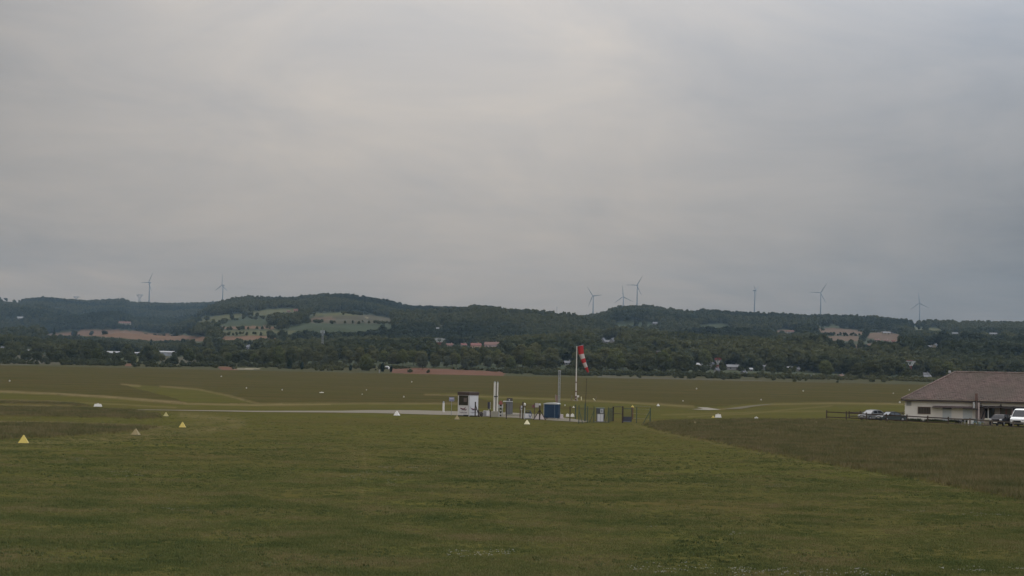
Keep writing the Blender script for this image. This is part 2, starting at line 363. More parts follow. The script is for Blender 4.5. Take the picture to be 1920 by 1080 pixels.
A2 = np.concatenate([np.linspace(-.6, -.31, 25), np.linspace(-.308, .308, 700), np.linspace(.31, .6, 25)])
Y2 = np.concatenate([np.arange(903, 1100, 9), np.geomspace(1100, 5400, 330), np.linspace(5500, 9500, 40)])
me, HX, HY, HZ = grid_mesh('hills', A2, Y2, terrain)
hx, hy = proj(HX, HY, HZ)
colr = np.zeros(HX.shape+(4,)); colr[..., 3] = 1
k = fbm(HX, HY, 60, 31)[..., None]
colr[..., :3] = np.array((.038, .046, .023))*(1-k)+np.array((.055, .060, .030))*k
band = (HY < 1040)
colr[band, :3] = (np.array((.036, .040, .015))*(1-k)+np.array((.060, .050, .019))*k)[band]
jx = hx+(fbm(HX, HY, 50, 77)-.5)*6; jy = hy+(fbm(HX, HY, 70, 78)-.5)*2
patch = np.zeros(HX.shape, bool)
for c, p in PATCH:
    m_ = inpoly(jx, jy, p); patch |= m_
    v = (.85+.3*fbm(HX, HY, 25, 55))[..., None]
    colr[m_, :3] = (np.array(c)*v)[m_]
ca = me.color_attributes.new('land', 'FLOAT_COLOR', 'POINT'); ca.data.foreach_set('color', colr.astype(np.float32).ravel())
hm = bpy.data.materials.new('hill_land'); hm.use_nodes = True; N, L = nodes(hm); b = N['Principled BSDF']
b.inputs['Roughness'].default_value = .95; b.inputs['Specular IOR Level'].default_value = .05
geo = N.new('ShaderNodeNewGeometry')
at_ = N.new('ShaderNodeAttribute'); at_.attribute_name = 'land'
n1 = gnoise(.12, 4); mm = N.new('ShaderNodeMapRange'); L.new(n1, mm.inputs[0]); mm.inputs[3].default_value = .72; mm.inputs[4].default_value = 1.28
vs = N.new('ShaderNodeVectorMath'); vs.operation = 'SCALE'; L.new(at_.outputs['Color'], vs.inputs[0]); L.new(mm.outputs[0], vs.inputs['Scale'])
L.new(vs.outputs[0], b.inputs['Base Color'])
me.materials.append(hm); hills = bpy.data.objects.new('hills', me); COL.objects.link(hills); tag(hills, kind='structure')

# ---------------------------------------------------------------- trees
LEAF = leafmat('foliage', (.030, .038, .019), (.054, .062, .026), (.094, .094, .036))
LEAFB = leafmat('belt_foliage', (.046, .053, .023), (.075, .079, .031), (.118, .114, .045))
LEAFP = leafmat('pale_foliage', (.062, .068, .036), (.082, .088, .048), (.11, .115, .066))
LEAFG = leafmat('spring_foliage', (.070, .078, .024), (.095, .104, .032), (.125, .130, .044))
LEAFD = leafmat('conifer_foliage', (.014, .022, .012), (.022, .034, .016), (.036, .05, .022))
BARK = mat('bark', (.09, .07, .05), .9, .3, 4, bump=.3)
def crown(h, w, nl, nq, q, shape='round', base=.18, seed=0):
    """leaf clumps spread over the shells of several lobes, height h, width w; bottom of the crown at base*h"""
    r = np.random.default_rng(seed); V = []; Fc = []
    lobes = []
    for i in range(nl):
        if shape == 'round':
            t = r.random(); zc = h*(base+.17+(1-base-.32)*t)
            rad = w*.5*math.sin(math.pi*min(.93, .28+.62*t))*r.uniform(.15, .7); ang = r.random()*6.28
            lr = w*r.uniform(.17, .30)
            lobes.append((rad*math.cos(ang), rad*math.sin(ang), zc, lr, lr*r.uniform(.75, 1.05)))
        else:
            t = (i+.5)/nl; zc = h*(base+(1-base)*t*.94)
            if shape == 'column': lr = w*.5*(math.sin(math.pi*(.12+.83*t))**.7)
            else: lr = w*.5*(1.03-t)
            lobes.append((r.normal()*w*.05, r.normal()*w*.05, zc, max(lr, .12*w), h/nl*1.05))
    per = nq//nl
    for (cx, cy, cz, lr, lz) in lobes:
        n = r.normal(size=(per, 3)); n /= np.linalg.norm(n, axis=1)[:, None]
        n[:, 2] = np.where(n[:, 2] < -.5, -n[:, 2], n[:, 2])
        s = r.uniform(.62, 1.12, per)
        c = np.stack([cx+n[:, 0]*lr*s, cy+n[:, 1]*lr*s, cz+n[:, 2]*lz*s], -1)
        d = n+r.normal(size=(per, 3))*.45; d /= np.linalg.norm(d, axis=1)[:, None]
        u = np.cross(d, r.normal(size=(per, 3))); u /= np.linalg.norm(u, axis=1)[:, None]; v = np.cross(d, u)
        qs = q*r.uniform(.6, 1.35, per)[:, None]
        for sx_, sy_ in ((-1, -.7), (.8, -1), (1, .8), (-.6, 1)):
            V.append(c+u*qs*sx_*.5+v*qs*sy_*.5)
    Q = []; o = 0
    for i in range(0, len(V), 4):
        m_ = len(V[i]); Q.append(np.stack([np.arange(m_)+o+k*m_ for k in range(4)], -1)); o += 4*m_
    V = np.concatenate(V); Q = np.concatenate(Q)
    me = bpy.data.meshes.new('crown'); me.vertices.add(len(V)); me.vertices.foreach_set('co', V.astype(np.float32).ravel())
    me.loops.add(Q.size); me.polygons.add(len(Q)); me.loops.foreach_set('vertex_index', Q.ravel().astype(np.int32))
    me.polygons.foreach_set('loop_start', np.arange(0, Q.size, 4, dtype=np.int32)); me.update(calc_edges=True)
    return me
def trunk_mesh(h, r0, seed=0, limbs=5):
    r = random.Random(seed); m = MB(); m.tube((0, 0, -.4), (0, 0, h*.4), r0, r0*.7, 7); m.tube((0, 0, h*.4), (h*.02, 0, h*.75), r0*.7, r0*.25, 6)
    for k in range(limbs):
        a_ = r.random()*6.28; z0 = h*r.uniform(.25, .5); l = h*r.uniform(.18, .3)
        m.tube((0, 0, z0), (math.cos(a_)*l, math.sin(a_)*l, z0+l*.9), r0*.4, r0*.12, 5)
    return m.mesh('trunk')
def scatter(name, P, S, Rz, protos, cat=None, label=None):
    """one object: instances of the prototype meshes on points"""
    me = bpy.data.meshes.new(name); me.vertices.add(len(P)); me.vertices.foreach_set('co', P.astype(np.float32).ravel())
    fattr(me, 'scl', S); fattr(me, 'rot', Rz)
    ia = me.attributes.new('idx', 'INT', 'POINT'); ia.data.foreach_set('value', rng.integers(0, len(protos), len(P)).astype(np.int32))
    o = bpy.data.objects.new(name, me); COL.objects.link(o)
    ng = bpy.data.node_groups.new(name+'_nodes', 'GeometryNodeTree')
    ng.interface.new_socket('Geometry', in_out='INPUT', socket_type='NodeSocketGeometry'); ng.interface.new_socket('Geometry', in_out='OUTPUT', socket_type='NodeSocketGeometry')
    n = ng.nodes; l = ng.links; gi = n.new('NodeGroupInput'); go = n.new('NodeGroupOutput'); ip = n.new('GeometryNodeInstanceOnPoints'); jn = n.new('GeometryNodeJoinGeometry')
    for i, pm in enumerate(protos):
        po = bpy.data.objects.new(name+'_kind', pm)
        oi = n.new('GeometryNodeObjectInfo'); oi.inputs['Object'].default_value = po; oi.inputs['As Instance'].default_value = False
        gt = n.new('GeometryNodeGeometryToInstance'); l.new(oi.outputs['Geometry'], gt.inputs[0]); l.new(gt.outputs[0], jn.inputs[0])
    def na(nm, ty):
        a_ = n.new('GeometryNodeInputNamedAttribute'); a_.data_type = ty; a_.inputs['Name'].default_value = nm; return a_.outputs['Attribute']
    l.new(gi.outputs[0], ip.inputs['Points']); l.new(jn.outputs[0], ip.inputs['Instance']); ip.inputs['Pick Instance'].default_value = True
    l.new(na('idx', 'INT'), ip.inputs['Instance Index']); l.new(na('scl', 'FLOAT'), ip.inputs['Scale'])
    cx = n.new('ShaderNodeCombineXYZ'); l.new(na('rot', 'FLOAT'), cx.inputs[2]); l.new(cx.outputs[0], ip.inputs['Rotation'])
    l.new(ip.outputs[0], go.inputs[0])
    md = o.modifiers.new('scatter', 'NODES'); md.node_group = ng
    return tag(o, label, cat, kind='stuff')

# ---------------------------------------------------------------- houses
CLEAR = []
def hit(x, y, Yd):
    a, e = ae(x, y); Ys = np.arange(1010, 5200, 4.0); E = (terrain(a*Ys, Ys)-CH)*F/Ys
    k = np.nonzero(E >= e)[0]; return float(Ys[k[0]]) if len(k) else Yd
def house(x, yb, Yd, wpx, hpx, wall, roof, label, kind='house', rz=0, depth=None, rise=.42, big=False, name='house', chim=True):
    Yd = hit(x, yb, Yd); CLEAR.append((x, yb, wpx, hpx, Yd))
    p = at(x, yb, Yd); zg = tz(p.x, p.y); base = p.z
    W = px(wpx, Yd); H = px(hpx, Yd); wh = H*(1-rise); D = depth or min(W*.7, 9)
    t = thing(name, (p.x, p.y, base), label, kind, rz)
    MB().box(-W/2, W/2, -D/2, D/2, min(zg-base-2, -1.5), wh).build('wall', wall, t)
    o = .35; rf = MB()
    y0, y1 = -D/2-o, D/2+o; x0, x1 = -W/2-o, W/2+o; th = .18; rz_ = wh-.05
    prof = [(y0, rz_-.12), (0, H), (y1, rz_-.12), (y1, rz_-.12+th), (0, H+th), (y0, rz_-.12+th)]
    vs_ = [(x0, a_, b_) for a_, b_ in prof]+[(x1, a_, b_) for a_, b_ in prof]
    rf.add(vs_, [(0,1,4,5),(1,2,3,4),(6,11,10,7),(7,10,9,8),(0,6,7,1),(1,7,8,2),(5,4,10,11),(4,3,9,10),(0,5,11,6),(2,8,9,3)])
    ro = rf.build('roof', roof, t)
    for sx_ in (-1, 1):
        xa = sx_*W/2; xb = xa-sx_*.05
        MB().add([(xa, -D/2, wh), (xa, D/2, wh), (xa, 0, H-.05), (xb, -D/2, wh), (xb, D/2, wh), (xb, 0, H-.05)], [(0, 1, 2), (3, 5, 4), (0, 3, 4, 1), (1, 4, 5, 2), (2, 5, 3, 0)]).build('gable', wall, t)
    if chim: MB().box(W*.22, W*.22+.6, -.3, .3, H-.5, H+.9).build('chimney', wall, ro)
    nw = max(2, int(W/3.2)) if kind != 'shed' else 0
    for i in range(nw):
        cx = -W/2+W*(i+.5)/nw
        if i == nw//2: MB().box(cx-.5, cx+.5, -D/2-.05, -D/2+.02, 0, min(2.1, wh*.8)).build('door', mat('dark_wood_door', (.08, .06, .05)), t)
        else: MB().box(cx-.45, cx+.45, -D/2-.05, -D/2+.02, wh*.4, wh*.8).build('window', mat('dark_glass', (.03, .035, .04), .2), t)
    if kind == 'shed':
        MB().box(-W*.2, W*.1, -D/2-.06, -D/2+.02, 0, wh*.75).build('door', mat('grey_metal_door', (.3, .31, .33), .5), t)
    return t
WH = mat('white_render', (.28, .27, .255)); CR = mat('cream_render', (.30, .26, .20)); PE = mat('peach_render', (.42, .27, .18)); PK = mat('pink_render', (.38, .28, .25))
GW = mat('grey_stone_wall', (.22, .21, .20)); TR = mat('terracotta_roof', (.15, .078, .058), .8, .2); RR = mat('red_roof', (.17, .065, .05), .8, .2); GR = mat('grey_roof', (.15, .15, .155)); WR = mat('white_metal_roof', (.26, .26, .265), .5)
DR = mat('dark_slate_roof', (.09, .09, .10))
house(892, 654, 1750, 19, 10.5, PE, RR, 'peach house with a red roof and pale gable on the slope', rz=.15)
house(923, 654, 1760, 28, 12.5, PK, TR, 'long pink house with terracotta roof beside the peach house', rz=-.1)
house(869, 651, 1800, 11, 7, CR, RR, 'small red-roofed house among trees left of the peach house', rz=.4)
house(843, 652, 1800, 12, 8, PK, TR, 'dull pink-roofed house right of the red and white pylon', rz=.2)
house(313, 667, 1900, 27, 8.5, WR, WR, 'long white shed with pale roof, largest of the white sheds', 'shed', rise=.25, name='shed', chim=False)
house(257, 667, 1900, 10, 6.5, WR, WR, 'small white shed left of the dark bushy conifer', 'shed', rise=.25, name='shed', chim=False)
house(213, 665, 1900, 30, 6, GW, WR, 'low grey shed with a long pale roof among the left trees', 'shed', rise=.45, name='shed', chim=False)
house(52, 661, 1800, 6, 5, WR, WR, 'tiny white hut among trees near the left edge', 'shed', name='shed', chim=False)
house(4, 657, 1800, 6, 7, CR, GR, 'narrow cream hut cut by the left frame edge', 'shed', name='shed', chim=False)
house(405, 664, 1800, 6, 5, WR, WR, 'little white hut beside the large dark round tree', 'shed', name='shed', chim=False)
house(464, 657, 1900, 11, 10, WH, GR, 'white house half hidden by trees right of the large dark tree', rz=.6)
house(234, 609, 2900, 22, 6, CR, TR, 'low terracotta-roofed farmhouse above the long brown field', 'farmhouse')
house(38, 598, 3600, 11, 4, WH, WR, 'small white farmhouse in the woods at far left', 'farmhouse')
house(1131, 645, 1900, 12, 11, GW, GR, 'stone manor house with steep grey roof, left of a pair', 'manor house', rz=1.2, rise=.6)
house(1149, 647, 1890, 13, 13, GW, GR, 'stone manor house with steep pale gable, right of a pair', 'manor house', rz=1.1, rise=.6)
house(1141, 645, 1910, 14, 7, GW, GR, 'low stone wing joining the two steep manor houses', 'house')
house(1228, 610, 2450, 9, 6, GW, GR, 'grey-roofed building hidden among hillside trees below the ridge', rz=.3, chim=False)
house(1313, 690, 1400, 22, 9, CR, WR, 'village house with long white-edged roof behind the belt trees', rz=.3)
house(1331, 690, 1380, 18, 14, WH, DR, 'village house with white gable edges and dark roof', rz=1.2)
house(1374, 694, 1420, 24, 10, GW, GR, 'wide grey village house with two dormer-like windows', rz=.1)
house(1406, 696, 1380, 9, 6, WH, WR, 'small village house with bright white flat roof', chim=False)
house(1395, 705, 1250, 11, 9, GW, DR, 'dark-roofed village cottage with pale verge boards', rz=.9)
house(1434, 693, 1450, 12, 8, WH, GR, 'white village house with two bright gables', rz=.7)
house(1344, 700, 1210, 9, 10, WH, DR, 'white cottage at the foot of the narrow red and white pylon', rz=.8)
house(1483, 693, 1500, 14, 5, WH, WR, 'white flat house above the yellow-green scrub', chim=False)
house(1496, 696, 1480, 8, 6, WH, GR, 'small white gabled house right of the flat white house', rz=.8)
house(1524, 711, 1180, 10, 7, CR, GR, 'cream cottage in trees beyond the rail fence', rz=.7)
house(1577, 712, 1150, 20, 9, GW, TR, 'cottage with brownish sloping roof beyond the silver car', rz=1.0)
house(1738, 712, 1250, 13, 9, WH, GR, 'white house just left of the tiled barn roof', rz=.1)
house(1736, 705, 1400, 9, 6, WH, GR, 'pale house topmost in the trees left of the barn roof')
house(1721, 719, 1100, 12, 7, GW, GR, 'grey hut at the field edge left of the barn roof', 'shed', name='shed', chim=False)
house(1482, 625, 2650, 13, 5.5, WH, TR, 'farmhouse at the end of the small brown hill field', 'farmhouse')
house(1675, 643, 2350, 6, 5, PE, RR, 'tiny orange house at the lower edge of the right hill fields')
house(1662, 641, 2360, 8, 4, PK, TR, 'pink farm building beside the tiny orange house', 'farm building')
house(1645, 640, 2370, 10, 4, PK, TR, 'long pink farm building inside the right hill fields', 'farm building')
house(1662, 627, 2550, 14, 5, CR, GR, 'pale stone farm at the top of the right hill fields', 'farm building')
house(1791, 628, 2500, 12, 4.5, CR, GR, 'pale lone house high on the right hillside')
house(1754, 653, 2100, 10, 8, CR, GR, 'cream gabled house in a clearing on the right hillside', rz=.9)
house(1744, 652, 2110, 11, 4, CR, GR, 'low cream outbuilding left of the cream gabled house', 'outbuilding')
house(1862, 629, 2500, 14, 5, GW, GR, 'grey farmhouse high on the right hillside near the frame edge', 'farmhouse')
house(555, 585, 2800, 8, 5, PE, RR, 'small orange-roofed farmhouse by the upper hill field', 'farmhouse')
house(541, 586, 2800, 6, 3.5, CR, TR, 'tiny cream barn left of the orange-roofed farmhouse', 'barn', chim=False)
house(826, 614, 2500, 5, 4, WH, WR, 'upper of two tiny white houses in the middle woods', chim=False)
house(821, 618, 2450, 6, 3.5, WH, WR, 'lower of two tiny white houses in the middle woods', chim=False)
house(1064, 685, 1400, 12, 8, GW, GR, 'grey stone building in trees left of the windsock pole', rz=.2)
# white dome beside the dark narrow tree
p = at(725.5, 693, 990); t = thing('storage_dome', (p.x, p.y, tz(p.x, p.y)), 'white rounded storage tent between the two dark trees', 'storage tent')
m = MB(); prof = [(-1.7, 0), (-1.6, .9), (-1.1, 1.6), (-.4, 1.95), (.4, 1.95), (1.1, 1.6), (1.6, .9), (1.7, 0)]
m.prism(prof, -1.5, 1.5); m.build('canopy', mat('white_tarp', (.7, .7, .68)), t, bevel=.1)
MB().box(-.8, .8, -1.53, -1.49, 0, 1.2).build('opening', mat('dark_interior', (.05, .05, .05)), t)
t.scale = (.85, .85, .85)
p = at(711, 701, 915); t = thing('marker_post', (p.x, p.y, tz(p.x, p.y)), 'white post at the field edge below the dark narrow tree', 'post')
MB().tube((0, 0, -.3), (0, 0, 1.4), .22, .2).build('post', WH, t); MB().tube((0, 0, 1.4), (0, 0, 1.55), .23, .1).build('cap', mat('grey_plastic', (.3, .3, .3)), t)

# ---------------------------------------------------------------- pylons and masts
def rwmat(name, band, z0=0):
    m = bpy.data.materials.new(name); m.use_nodes = True; N, L = nodes(m); b = N['Principled BSDF']; b.inputs['Roughness'].default_value = .6
    tc = N.new('ShaderNodeTexCoord'); sp = N.new('ShaderNodeSeparateXYZ'); L.new(tc.outputs['Object'], sp.inputs[0])
    a_ = N.new('ShaderNodeMath'); a_.operation = 'MULTIPLY_ADD'; L.new(sp.outputs[2], a_.inputs[0]); a_.inputs[1].default_value = 1/(2*band); a_.inputs[2].default_value = z0
    f = N.new('ShaderNodeMath'); f.operation = 'FRACT'; L.new(a_.outputs[0], f.inputs[0])
    g_ = N.new('ShaderNodeMath'); g_.operation = 'GREATER_THAN'; L.new(f.outputs[0], g_.inputs[0]); g_.inputs[1].default_value = .5
    mx = N.new('ShaderNodeMix'); mx.data_type = 'RGBA'; L.new(g_.outputs[0], mx.inputs[0]); mx.inputs[6].default_value = (.42, .42, .40, 1); mx.inputs[7].default_value = (.24, .05, .045, 1)
    L.new(mx.outputs[2], b.inputs['Base Color']); return m
def pylon(x, ytop, Yd, H, W, label, band=5, z0=0, m=None, r=.16, rz=.1):
    p = at(x, ytop, Yd); H = p.z-tz(p.x, p.y) if Yd < 5000 else H
    CLEAR.append((x, ytop+H*F/Yd*.8, W*F/Yd*.4, H*F/Yd*.8, Yd)); t = thing('pylon', (p.x, p.y, p.z-H), label, 'pylon', rz); mt = m or rwmat('pylon_paint', band, z0)
    wz = H*.60; bw = W*.24; ww = W*.09
    def lat(mb, P0, P1, w0, w1, n):
        P0 = Vector(P0); P1 = Vector(P1); prev = None
        for k in range(n+1):
            t_ = k/n; c = P0.lerp(P1, t_); w_ = w0+(w1-w0)*t_
            q = [c+Vector(d)*w_ for d in ((-1,-1,0),(1,-1,0),(1,1,0),(-1,1,0))]
            if prev:
                for i in range(4):
                    mb.tube(prev[i], q[i], r, r, 4); mb.tube(prev[i], q[(i+1) % 4], r*.6, r*.6, 4); mb.tube(q[i], q[(i+1) % 4], r*.6, r*.6, 4)
            prev = q
    body = MB(); lat(body, (0, 0, -4), (0, 0, wz), bw, ww, 9); body.build('lattice_body', mt, t)
    for s in (-1, 1):
        v_ = MB(); lat(v_, (s*ww, 0, wz), (s*W*.30, 0, H*.9), ww, ww*.9, 5); v_.build('fork_arm', mt, t)
    ca_ = MB(); lat(ca_, (-W*.5, 0, H*.93), (W*.5, 0, H*.93), .01, .01, 1)
    for z_ in (H*.9, H): ca_.tube((-W*.5, 0, H*.93), (0, 0, z_), r, r, 4); ca_.tube((W*.5, 0, H*.93), (0, 0, z_), r, r, 4)
    ca_.tube((-W*.5, 0, H*.9), (W*.5, 0, H*.9), r, r, 4); ca_.tube((-W*.3, 0, H), (W*.3, 0, H), r, r, 4)
    for k in range(8):
        xa = -W*.42+W*.84*k/7; ca_.tube((xa, 0, H*.9), (xa+(.5 if k % 2 else -.5)*W*.1, 0, H), r*.6, r*.6, 4)
    ca_.build('crossarm', mt, t)
    for xi in (-W*.45, 0, W*.45): MB().tube((xi, 0, H*.9), (xi, 0, H*.9-2), .14, .14, 5).build('insulator', mat('insulator_glass', (.15, .17, .16)), t)
    return t
pylon(824, 634, 1450, 25, 9, 'red and white lattice pylon with forked head, left of the peach house', 3.4, .13, r=.13)
pylon(1233, 658, 1250, 24, 7, 'white and red pylon legs behind the large yellow-green tree', 3, .1, r=.12)
pylon(1346, 671, 1150, 22, 4.5, 'narrow red and white pylon beside the village houses', 2.6, .3, r=.1)
pylon(1706, 676, 1180, 22, 7.5, 'red and white pylon standing in trees left of the barn roof', 3.2, .1, r=.14)
GM = mat('galvanised_lattice', (.30, .31, .32), .5)
pylon(262, 552, 5400, 26, 20, 'small grey pylon on the skyline left of the leftmost wind turbine', m=GM, r=.35)
pylon(143, 556, 5300, 12, 20, 'low grey pylon top just over the skyline at far left', m=GM, r=.3)
def mast(x, ytop, Yd, H, label, ant=True):
    CLEAR.append((x, ytop+H*F/Yd*.7, 2, H*F/Yd*.7, Yd))
    p = at(x, ytop, Yd); t = thing('radio_mast', (p.x, p.y, p.z-H), label, 'mast'); m = MB()
    for k in range(12):
        z0, z1 = H*k/12, H*(k+1)/12
        q = [(.75*math.cos(i*2.094), .75*math.sin(i*2.094)) for i in range(3)]
        for i in range(3):
            j = (i+1) % 3; m.tube((*q[i], z0), (*q[i], z1), .12, .12, 4); m.tube((*q[i], z0), (*q[j], z1), .07, .07, 4)
    m.build('lattice_body', GM, t)
    for s in (-1, 1):
        MB().box(s*1.3-.25, s*1.3+.25, -.2, .2, H-2.6, H-.2).build('antenna_panel', mat('antenna_grey', (.45, .46, .47)), t)
        MB().tube((0, 0, H-1.4), (s*1.1, 0, H-1.4), .08, .08, 4).build('bracket', GM, t)
    MB().tube((0, 0, H-.5), (0, 0, H+2), .06, .04, 5).build('rod', GM, t)
    return t
mast(605, 619, 1500, 22, 'grey lattice phone mast rising from the left middle woods')
mast(1044, 575, 3250, 24, 'grey mast on the skyline left of the first of three turbines')

# far-off woods on the hills: one mass
def woods():
    P = []; Sz = []
    Yb = 1150.0
    emax = np.full(1400, -50.0); ag = np.linspace(-.33, .33, 1400)
    # horizon of the bare terrain in front of each candidate
    Ys = np.concatenate([np.arange(1000, 5400, 12.0)])
    AG, YG_ = np.meshgrid(ag, Ys); E = (terrain(AG*YG_, YG_)-CH)*F/YG_
    Emax = np.maximum.accumulate(E, 0)
    y = Yb
    while y < 5300:
        sp = 5.6+y*.0011
        n = int(.66*y/sp); a_ = np.linspace(-.33, .33, n)+rng.normal(size=n)*sp*.35/y; yy = y+rng.normal(size=n)*sp*.35
        x_ = a_*yy; z_ = terrain(x_, yy); e_ = (z_+10-CH)*F/yy
        ri = np.clip(((yy-1000)/12).astype(int)-1, 0, len(Ys)-1); ci = np.clip(((a_+.33)/.66*1399).astype(int), 0, 1399)
        vis = e_ > Emax[ri, ci]-3
        qx, qy = proj(x_, yy, z_)
        jx = qx+(fbm(x_, yy, 50, 77)-.5)*6; jy = qy+(fbm(x_, yy, 70, 78)-.5)*2
        pt = np.zeros(n, bool)
        for c, p in PATCH: pt |= inpoly(jx, jy, p)
        s = (.62+.75*fbm(x_, yy, 150, 12)*rng.uniform(.7, 1.25, n))
        s = s*.9; ex = rng.random(n) > .025; done = np.zeros(n, bool); s0 = s.copy()
        hedge = np.zeros(n, bool)
        for p in HEDGES: hedge |= inpoly(qx, qy, p)
        s = np.where(hedge, .34, np.where(pt, s*.5, s)); s0 = s.copy(); pt &= (rng.random(n) > .012)
        for fr in np.arange(.15, 1.2, .15):
            tx, ty = proj(x_, yy, z_+11.5*s0*fr)
            for c, p in PATCH:
                h_ = inpoly(tx, ty, p) & ex & ~done & ~hedge; s = np.where(h_, s0*(fr-.13), s); done |= h_
        pt |= s < .2; pt &= ~hedge
        dens = fbm(x_, yy, 90, 99)
        scrub = (qx < 390) & (yy < 1900)
        keep = vis & (~pt) & (dens > np.where(scrub, .44, .28))
        s = s*np.where(scrub, .75, 1)
        for cx, cy, cw, ch, cY in CLEAR:
            near_ = (yy < cY+14) & (np.abs(qx-cx) < cw*.5+3.5*F/yy)
            lim = (qy-(cy-ch*.30))*yy/F/12.5
            keep &= ~(near_ & (lim < .15) & (np.abs(qx-cx) < cw*.4+1))
            s = np.where(near_, np.minimum(s, np.maximum(lim, .3)), s)
        P.append(np.stack([x_, yy, z_-.5], -1)[keep]); Sz.append(s[keep]); y += sp*.87
    return np.concatenate(P), np.concatenate(Sz)
protos = []
for i, (h, w_, nl, sh) in enumerate([(11, 10, 11, 'round'), (12, 9, 10, 'round'), (10, 11, 13, 'round'), (13, 9.5, 12, 'round'), (9, 9, 9, 'round'), (14, 7, 9, 'round')]):
    m_ = crown(h, w_, nl, 620, 1.5, sh, .08, 100+i); m_.materials.append(LEAF); protos.append(m_)
P, S = woods()
print('WOODS', len(P))
scatter('woods', P, S, rng.random(len(P))*6.28, protos, 'woods', 'dense mixed green woods covering the distant hillsides')

# countable trees beyond the far edge of the airfield
KM = {}
def kind_mesh(k):
    if k in KM: return KM[k]
    h, w_, sh, lm, n_, q, bs = {'oak': (9, 8.5, 'round', LEAFB, 2600, .6, .0), 'ash': (10.5, 7.5, 'round', LEAFB, 2600, .6, .02), 'low': (6, 8, 'round', LEAFB, 2200, .5, .02),
        'pale': (7, 7, 'round', LEAFP, 2200, .5, .05), 'green': (9, 8, 'column', LEAFG, 3000, .5, .05), 'dark': (7, 3.4, 'column', LEAFD, 1600, .45, .02),
        'cone': (9, 4, 'cone', LEAFD, 1800, .5, .03), 'spring': (8.5, 8, 'round', LEAFG, 2400, .55, .1), 'bush': (2.6, 4.2, 'round', LEAFB, 900, .35, -.12), 'palebush': (2.4, 3.6, 'round', LEAFP, 800, .33, -.12)}[k]
    cm = crown(h, w_, 15 if sh == 'round' else 11, n_, q, sh, bs, hash(k) % 1 + len(KM)*7+300); cm.materials.append(lm)
    tm = trunk_mesh(h, .22 if h > 5 else .07, len(KM)); tm.materials.append(BARK); KM[k] = (cm, tm); return KM[k]
def tree(k, x, y, s, label, group=None, name=None, cat='tree', rz=None, sz=None):
    cm, tm = kind_mesh(k)
    nm = name or {'dark': 'cypress', 'cone': 'conifer', 'bush': 'shrub', 'palebush': 'shrub'}.get(k, 'broadleaf_tree')
    t = thing(nm, (x, y, tz(x, y)-.1), label, cat if nm != 'shrub' else 'shrub', random.random()*6.28 if rz is None else rz, group)
    t.scale = (s, s, sz or s*random.uniform(.88, 1.12))
    for n_, m_ in (('crown', cm), ('trunk', tm)):
        c = bpy.data.objects.new(n_, m_); COL.objects.link(c); c.parent = t
    return t
BINS = [(-50, 150, 'near the left end of the grass'), (150, 340, 'in front of the white sheds'), (340, 560, 'below the striped hill fields'), (560, 735, 'around the tall pale green tree'),
        (735, 960, 'behind the red earth bank'), (960, 1130, 'behind the windsock'), (1130, 1300, 'just right of the windsock'), (1300, 1470, 'in front of the village houses'),
        (1470, 1640, 'beyond the rail fence'), (1640, 2000, 'beside the tiled barn roof')]
def binof(x):
    for a_, b_, t in BINS:
        if a_ <= x < b_: return t
    return BINS[-1][2]
for row, (Y0, dens) in enumerate(((1012, 26), (1052, 22), (1100, 20))):
    x = -25.0
    while x < 1790:
        x += random.uniform(.55, 1.45)*dens
        Yt = Y0+random.uniform(-14, 14); left = x < 480
        if 735 < x < 950 and row == 0: Yt += 35
        r_ = random.random()
        k = 'low' if (left and r_ < .55) else 'pale' if r_ > .93 else 'spring' if r_ > .80 else 'ash' if r_ < .45 else 'oak'
        s = random.uniform(.6, .95) if left else random.uniform(.7, 1.05)+(.35 if 960 < x < 1480 else .12 if x > 1480 else 0)
        if x < 380 and random.random() < .2: continue
        if 560 < x < 735 and row == 0: s *= .55
        yy_ = 690+(x-960)*.021; a_ = ae(x, yy_)[0]
        ds = {'low': 'low dark green tree', 'pale': 'pale grey-green tree', 'spring': 'bright spring-green tree', 'ash': 'tall dark green tree', 'oak': 'broad dark green tree'}[k]
        pos = ['in the front row', 'in the middle row', 'in the back row'][row]
        yg_ = proj(np.array([a_*Yt]), np.array([Yt]), np.array([tz(a_*Yt, Yt)]))[1][0]; ht_ = {'low': 6, 'pale': 7, 'spring': 8.5}.get(k, 9.5)*F/Yt
        bad = False
        for cx, cy, cw, ch, cY in CLEAR:
            if abs(x-cx) < cw*.5+10 and yg_-ht_*s < cy-ch*.3:
                s = min(s, max(0, (yg_-cy+ch*.3)/ht_)); 
        if s < .35: continue
        tree(k, a_*Yt, Yt, s, f'{ds} {pos} {binof(x)}', 'trees of the belt beyond the airfield')
for i in range(250):
    x = random.uniform(-20, 1780)
    Yt = random.uniform(925, 990) if i < 70 else random.uniform(982, 1012)
    if 735 < x < 945: continue
    k = 'palebush' if random.random() < .25 else 'bush'
    a_ = ae(x, 695+(x-960)*.021)[0]
    tree(k, a_*Yt, Yt, random.uniform(.35, .95)*(1 if i < 70 else 1.25), ('pale' if k == 'palebush' else 'dark')+' scrubby shrub at the far grass edge '+binof(x), 'shrubs along the far edge of the grass')
ux = rng.uniform(-.295, .255, 5200); uy = rng.uniform(936, 1016, 5200); uz = terrain(ux*uy, uy); uqx, uqy = proj(ux*uy, uy, uz)
uk = (fbm(ux*uy, uy, 22, 140) > np.where(uqx > 960, .36, np.where(uqx < 480, .56, .46))+np.where(uy < 962, .12, 0))
for c, p in PATCH:
    if c in (RED, PALE, YG): uk &= ~inpoly(uqx, uqy, p) & ~inpoly(uqx, uqy-4, p)
uk &= ~((uqx > 640) & (uqx < 740) & (uy < 1004))
ub = [crown(1.5, 2.6, 7, 220, .5, 'round', -.15, 410+q) for q in range(3)]
for m_ in ub: m_.materials.append(LEAFB)
